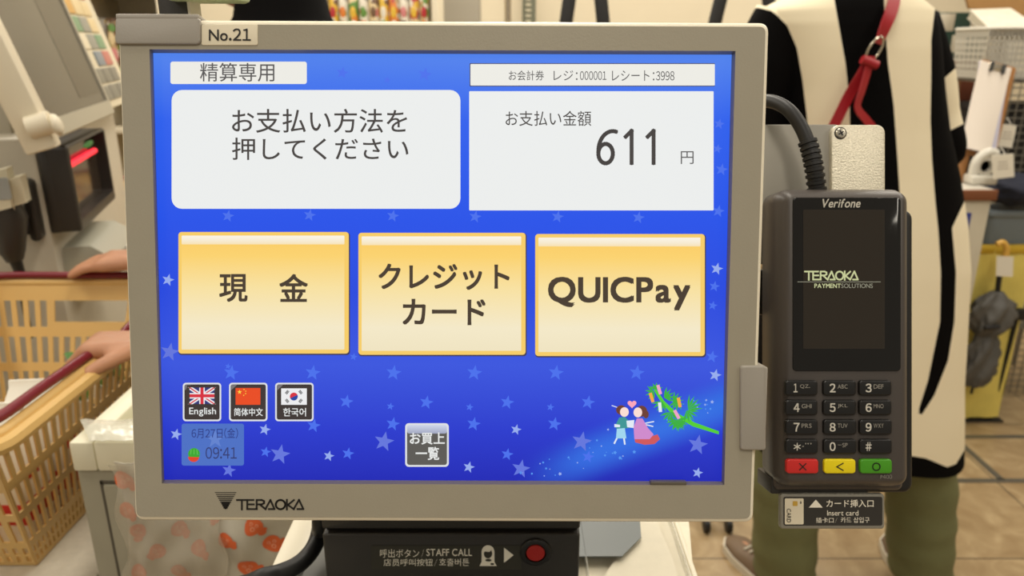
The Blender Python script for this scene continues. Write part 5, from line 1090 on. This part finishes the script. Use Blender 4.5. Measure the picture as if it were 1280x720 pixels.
pwall((-bhx, -.15, 0), (bhx, -.15, 0), 20, 8, 'long_wall'); pwall((bhx, -.15, 0), (bhx, .06, 0), 14, 8, 'end_wall'); pwall((bhx, .06, 0), (-bhx, .06, 0), 20, 8, 'long_wall'); pwall((-bhx, .06, 0), (-bhx, -.15, 0), 14, 8, 'end_wall')
g = G(); g.box((-bhx*.88, -.13, 0), (bhx*.88, .045, .004), PB, .001); g.build('bottom', pbk)
g = G(); lp = [Vector((x, y-.045, BHt)) for x, y in rr(-bhx-.004, -.109, bhx+.004, .109, .02)]; lp += lp[:2]; g.tube(lp, .006, PB, 8, caps=False); g.build('rim', pbk)
def slab(name, label, cat, px, Y, th, m, m2, tilt):
    P = [at_y(x, y, yy) for (x, y), yy in zip(px, Y)]; fr = Frame((P[0]+P[1]+P[2]+P[3])/4, P[1]-P[0], P[0]-P[3]); o = [fr.M().inverted() @ p for p in P]; xy = [(p.x, p.y) for p in o]
    if area(xy) < 0: xy.reverse()
    t = thing(name, label, cat, frame=fr); g = G(); g.prism(offset(xy, .003), -th, -.002, m2); g.build('pages' if cat == 'catalogue' else 'core', t, smooth=False); g = G(); g.prism(xy, -.002, 0, m, bev=.0005); g.prism(xy, -th-.002, -th, m); g.build('cover', t, smooth=False)
slab('catalogue', 'thick pale catalogue lying tilted on top of the plastic basket', 'catalogue', ((1213, 10), (1264, 8), (1304, 44), (1242, 38)), (2.94, 2.94, 2.73, 2.73), .03, mat('catalogue_cover', (206, 198, 180), .4, var=.10, vs=25), mat('catalogue_pages', (190, 182, 162), .7), 0)
slab('cardboard_sheet', 'brown cardboard sheet leaning behind the pale catalogue', 'cardboard', ((1200, -30), (1275, -30), (1300, 22), (1212, 10)), (3.0, 3.0, 2.99, 2.99), .012, mat('cardboard_brown', (158, 118, 68), .7, var=.05), mat('cardboard_brown', (0, 0, 0)), 0)
# white tape roll with two price tags, navy cloth
tr = at_y(1240, 205, 2.50); tp = thing('tape_dispenser', 'white tape dispenser on the right end of the service counter', 'tape dispenser', (tr.x-.01, 2.52, CZ2+.001)); TW = mat('dispenser_white', (204, 200, 188), .4)
g = G(); g.box((-.05, -.03, 0), (.035, .03, .03), TW, .006); g.tube(smooth_curve([(-.035, 0, .02), (-.03, 0, .075), (.0, 0, .105), (.03, 0, .10)], 6), .016, TW, 12); g.build('body', tp)
g = G(); g.lathe([(.032, -.01), (.032, .01), (.020, .01), (.020, -.01), (.032, -.01)], TW, 28, Matrix.Translation((.0, 0, .06)) @ Matrix.Rotation(pi/2, 4, 'X')); g.build('roll', tp)
def ptag(px, Y, label, rot):
    P = [at_y(x, y, Y) for x, y in px]; fr = Frame((P[0]+P[2])/2, P[1]-P[0], P[0]-P[3]); xy = [tuple((fr.M().inverted() @ p)[:2]) for p in P]
    if area(xy) < 0: xy.reverse()
    t = thing('price_tag', label, 'tag', frame=fr); g = G(); g.prism(xy, -.002, 0, mat('tag_white', (228, 222, 206), .6), bev=.0004); g.build('card', t, smooth=False)
    g = G(); w_ = abs(xy[0][0]-xy[1][0]) or .03
    for k in range(3): g.box((-.018, .012-k*.011, 0), (.012+.004*k, .0145-k*.011, .0004), mat('tag_print', (150, 140, 128), .7))
    g.tube(smooth_curve([(0, xy[2][1]*.9 if abs(xy[2][1]) > .01 else .03, -.003), (.004, .045, -.012), (.0, .06, -.03)], 5), .0012, mat('tag_string', (220, 214, 200), .7), 6); g.build('print_and_string', t)
ptag(((1253, 155), (1271, 157), (1265, 185), (1243, 182)), 2.66, 'white price tag hanging on the wire rack, upper one of two', 0)
ptag(((1240, 194), (1267, 192), (1268, 221), (1242, 224)), 2.46, 'white price tag hanging below the upper tag, in front of the tape dispenser', 0)
nv = at_y(1268, 236, 2.56); cl = thing('folded_cloth', 'dark navy cloth heaped beside the service counter end', 'cloth', (nv.x+.03, 2.60, nv.z-.07)); bm = bmesh.new(); bmesh.ops.create_icosphere(bm, subdivisions=4, radius=1)
for v in bm.verts: n__ = noise.noise(v.co*2.2)*.25+noise.noise(v.co*5)*.10; v.co = Vector((v.co.x*.115, v.co.y*.09, v.co.z*.055))*(1+n__)+Vector((0, 0, .062))
g = G(); g.bm(bm, mat('navy_cloth', (24, 28, 44), .85)); g.build('folds', cl, ang=180)
bz_ = at_y(1265, 262, 2.60); bn = thing('waste_bin', 'blue-grey plastic bin below the navy cloth', 'bin', (nv.x+.045, 2.635, 0)); hb_ = nv.z-.075
g = G(); BNM = mat('bin_blue_grey', (112, 122, 128), .4); g.loft([[(x, y, z) for x, y in rr(-w_, -.064*w_/.11, w_, .064*w_/.11, .03)] for w_, z in ((.082, 0), (.085, .01), (.108, hb_-.02))], BNM); g.build('body', bn)
g = G(); g.loft([[(x, y, z) for x, y in rr(-w_, -.07*w_/.115, w_, .07*w_/.115, .03)] for w_, z in ((.112, hb_-.028), (.116, hb_-.024), (.116, hb_-.008), (.112, hb_-.004))], BNM); g.build('lid', bn)
# yellow board, umbrella, black stand
YL = mat('yellow_sheet', (222, 204, 106), .5, var=.07, vs=14, bump=.4, bs=25); YY = 2.54
P = [at_y(1233, 311, YY), at_y(1282, 300, YY), at_y(1259, 506, YY), at_y(1198, 514, YY)]; yc = thing('yellow_board', 'tall yellow padded board standing on the floor beside the service counter', 'board', ((P[3].x+P[2].x)/2, YY, 0))
zt = P[0].z; xl, xr = CXR+.022, P[1].x+.03
bm = bmesh.new(); bmesh.ops.create_cube(bm, size=1); bmesh.ops.subdivide_edges(bm, edges=bm.edges[:], cuts=9, use_grid_fill=True)
for v in bm.verts: v.co = Vector((xl+(v.co.x+.5)*(xr-xl)-yc.location.x, v.co.y*.035+.012*noise.noise(v.co*4), .014+(v.co.z+.5)*(zt-.014)+.012*v.co.x))
g = G(); g.bm(bm, YL); g.build('padded_panel', yc, ang=60); g = G(); g.box((xl-yc.location.x, -.022, zt*.98), (xr-yc.location.x, .022, zt+.012), mat('yellow_edge', (190, 156, 40), .5), .003); g.build('top_edge', yc)
um = thing('umbrella', 'crumpled grey folded umbrella with a yellow hook hanging against the yellow board', 'umbrella', (0, 0, 0)); UY = 2.465; UG = mat('umbrella_grey', (84, 82, 78), .6, var=.15, vs=30)
def lump(pts, rad, sd):
    pts = smooth_curve([at_y(x, y, UY) for x, y in pts], 8); k = len(pts); rings = []
    for i, p in enumerate(pts):
        t = i/(k-1)*(len(rad)-1); a = min(int(t), len(rad)-2); r = rad[a]+(rad[a+1]-rad[a])*(t-a)
        rings.append([p+Vector((cos(b)*r*(1+.22*sin(b*5+i*.35+sd)+.10*sin(b*11-i*.6)), sin(b)*r*.62*(1+.2*sin(b*5+i*.35+sd)), 0)) for b in [2*pi*j/48 for j in range(48)]])
    return rings
g = G(); g.loft(lump([(1246, 364), (1241, 385), (1237, 405), (1233, 420)], [.018, .062, .070, .060, .032], 0), UG); g.loft(lump([(1233, 418), (1228, 440), (1222, 462), (1217, 482)], [.030, .050, .058, .056, .030], 2), UG); g.build('canopy', um, ang=70)
g = G(); g.tube([at_y(1250, 338, UY), at_y(1246, 372, UY)], .009, BLACK, 10); g.build('shaft', um); g = G(); g.tube([at_y(1217, 480, UY), at_y(1214, 492, UY)], .005, BLACK, 8); g.build('tip', um)
g = G(); g.tube(smooth_curve([at_y(1250, 338, UY), at_y(1256, 322, UY), at_y(1258, 310, UY), at_y(1253, 303, UY), at_y(1246, 306, UY)], 6), .010, mat('hook_yellow', (214, 168, 74), .4), 12); g.build('hook_handle', um)['label'] = 'yellow hook handle'
g = G(); a = at_y(1238, 410, UY-.05); g.tube([a+Vector((-.02, 0, 0)), a+Vector((.03, 0, .004))], .008, BLACK, 8); g.build('tie_strap', um)
tg = [at_y(x, y, UY-.012) for x, y in ((1246, 320), (1267, 321), (1266, 346), (1245, 345))]; fr = Frame((tg[0]+tg[2])/2, tg[1]-tg[0], tg[0]-tg[3]); g = G(); g.prism([tuple((fr.M().inverted() @ p)[:2]) for p in tg[::-1]], -.001, 0, mat('tag_white', (0, 0, 0)), fr.M()); g.build('paper_tag', um, smooth=False)
bs = thing('floor_stand', 'thin black metal stand with a flat foot in front of the yellow board', 'stand', (0, 0, 0)); f0 = at_z(1236, 520, .01); SYY = f0.y-.0
g = G(); fa, fb = at_z(1199, 522, 0), at_z(1246, 522, 0); g.box((fa.x, f0.y-.035, 0), (fb.x, f0.y+.012, .008), BLACK, .002); g.build('foot', bs)
g = G(); r0 = Vector((f0.x, f0.y-.01, .008)); r1 = at_y(1272, 392, f0.y-.03); g.tube([r0, r1], .008, BLACK, 10); g.build('rod', bs)
g = G(); r2 = at_y(1256, 394, f0.y-.03); r3 = at_y(1300, 384, f0.y-.03); g.tube([r2, r3], .010, BLACK, 10); g.box((r1.x-.018, f0.y-.05, r1.z-.02), (r1.x+.018, f0.y-.015, r1.z+.02), BLACK, .004); g.build('crossbar', bs)
# second basket behind the neighbouring kiosk, on its own low counter
pcn = thing('packing_counter', 'low packing counter behind the neighbouring kiosk', 'counter', (-.98, 2.48, 0)); g = G(); g.box((-.32, -.30, 0), (.32, .30, .655), mat('kiosk_beige', (0, 0, 0)), .004); g.build('base', pcn); g = G(); g.box((-.33, -.31, .655), (.33, .31, .685), mat('counter_white', (0, 0, 0)), .004); g.build('worktop', pcn)
b2_ = clone(bk, Matrix.Translation((-1.12, 2.48, .687)), 'second tan basket with maroon handles, behind the neighbouring kiosk')
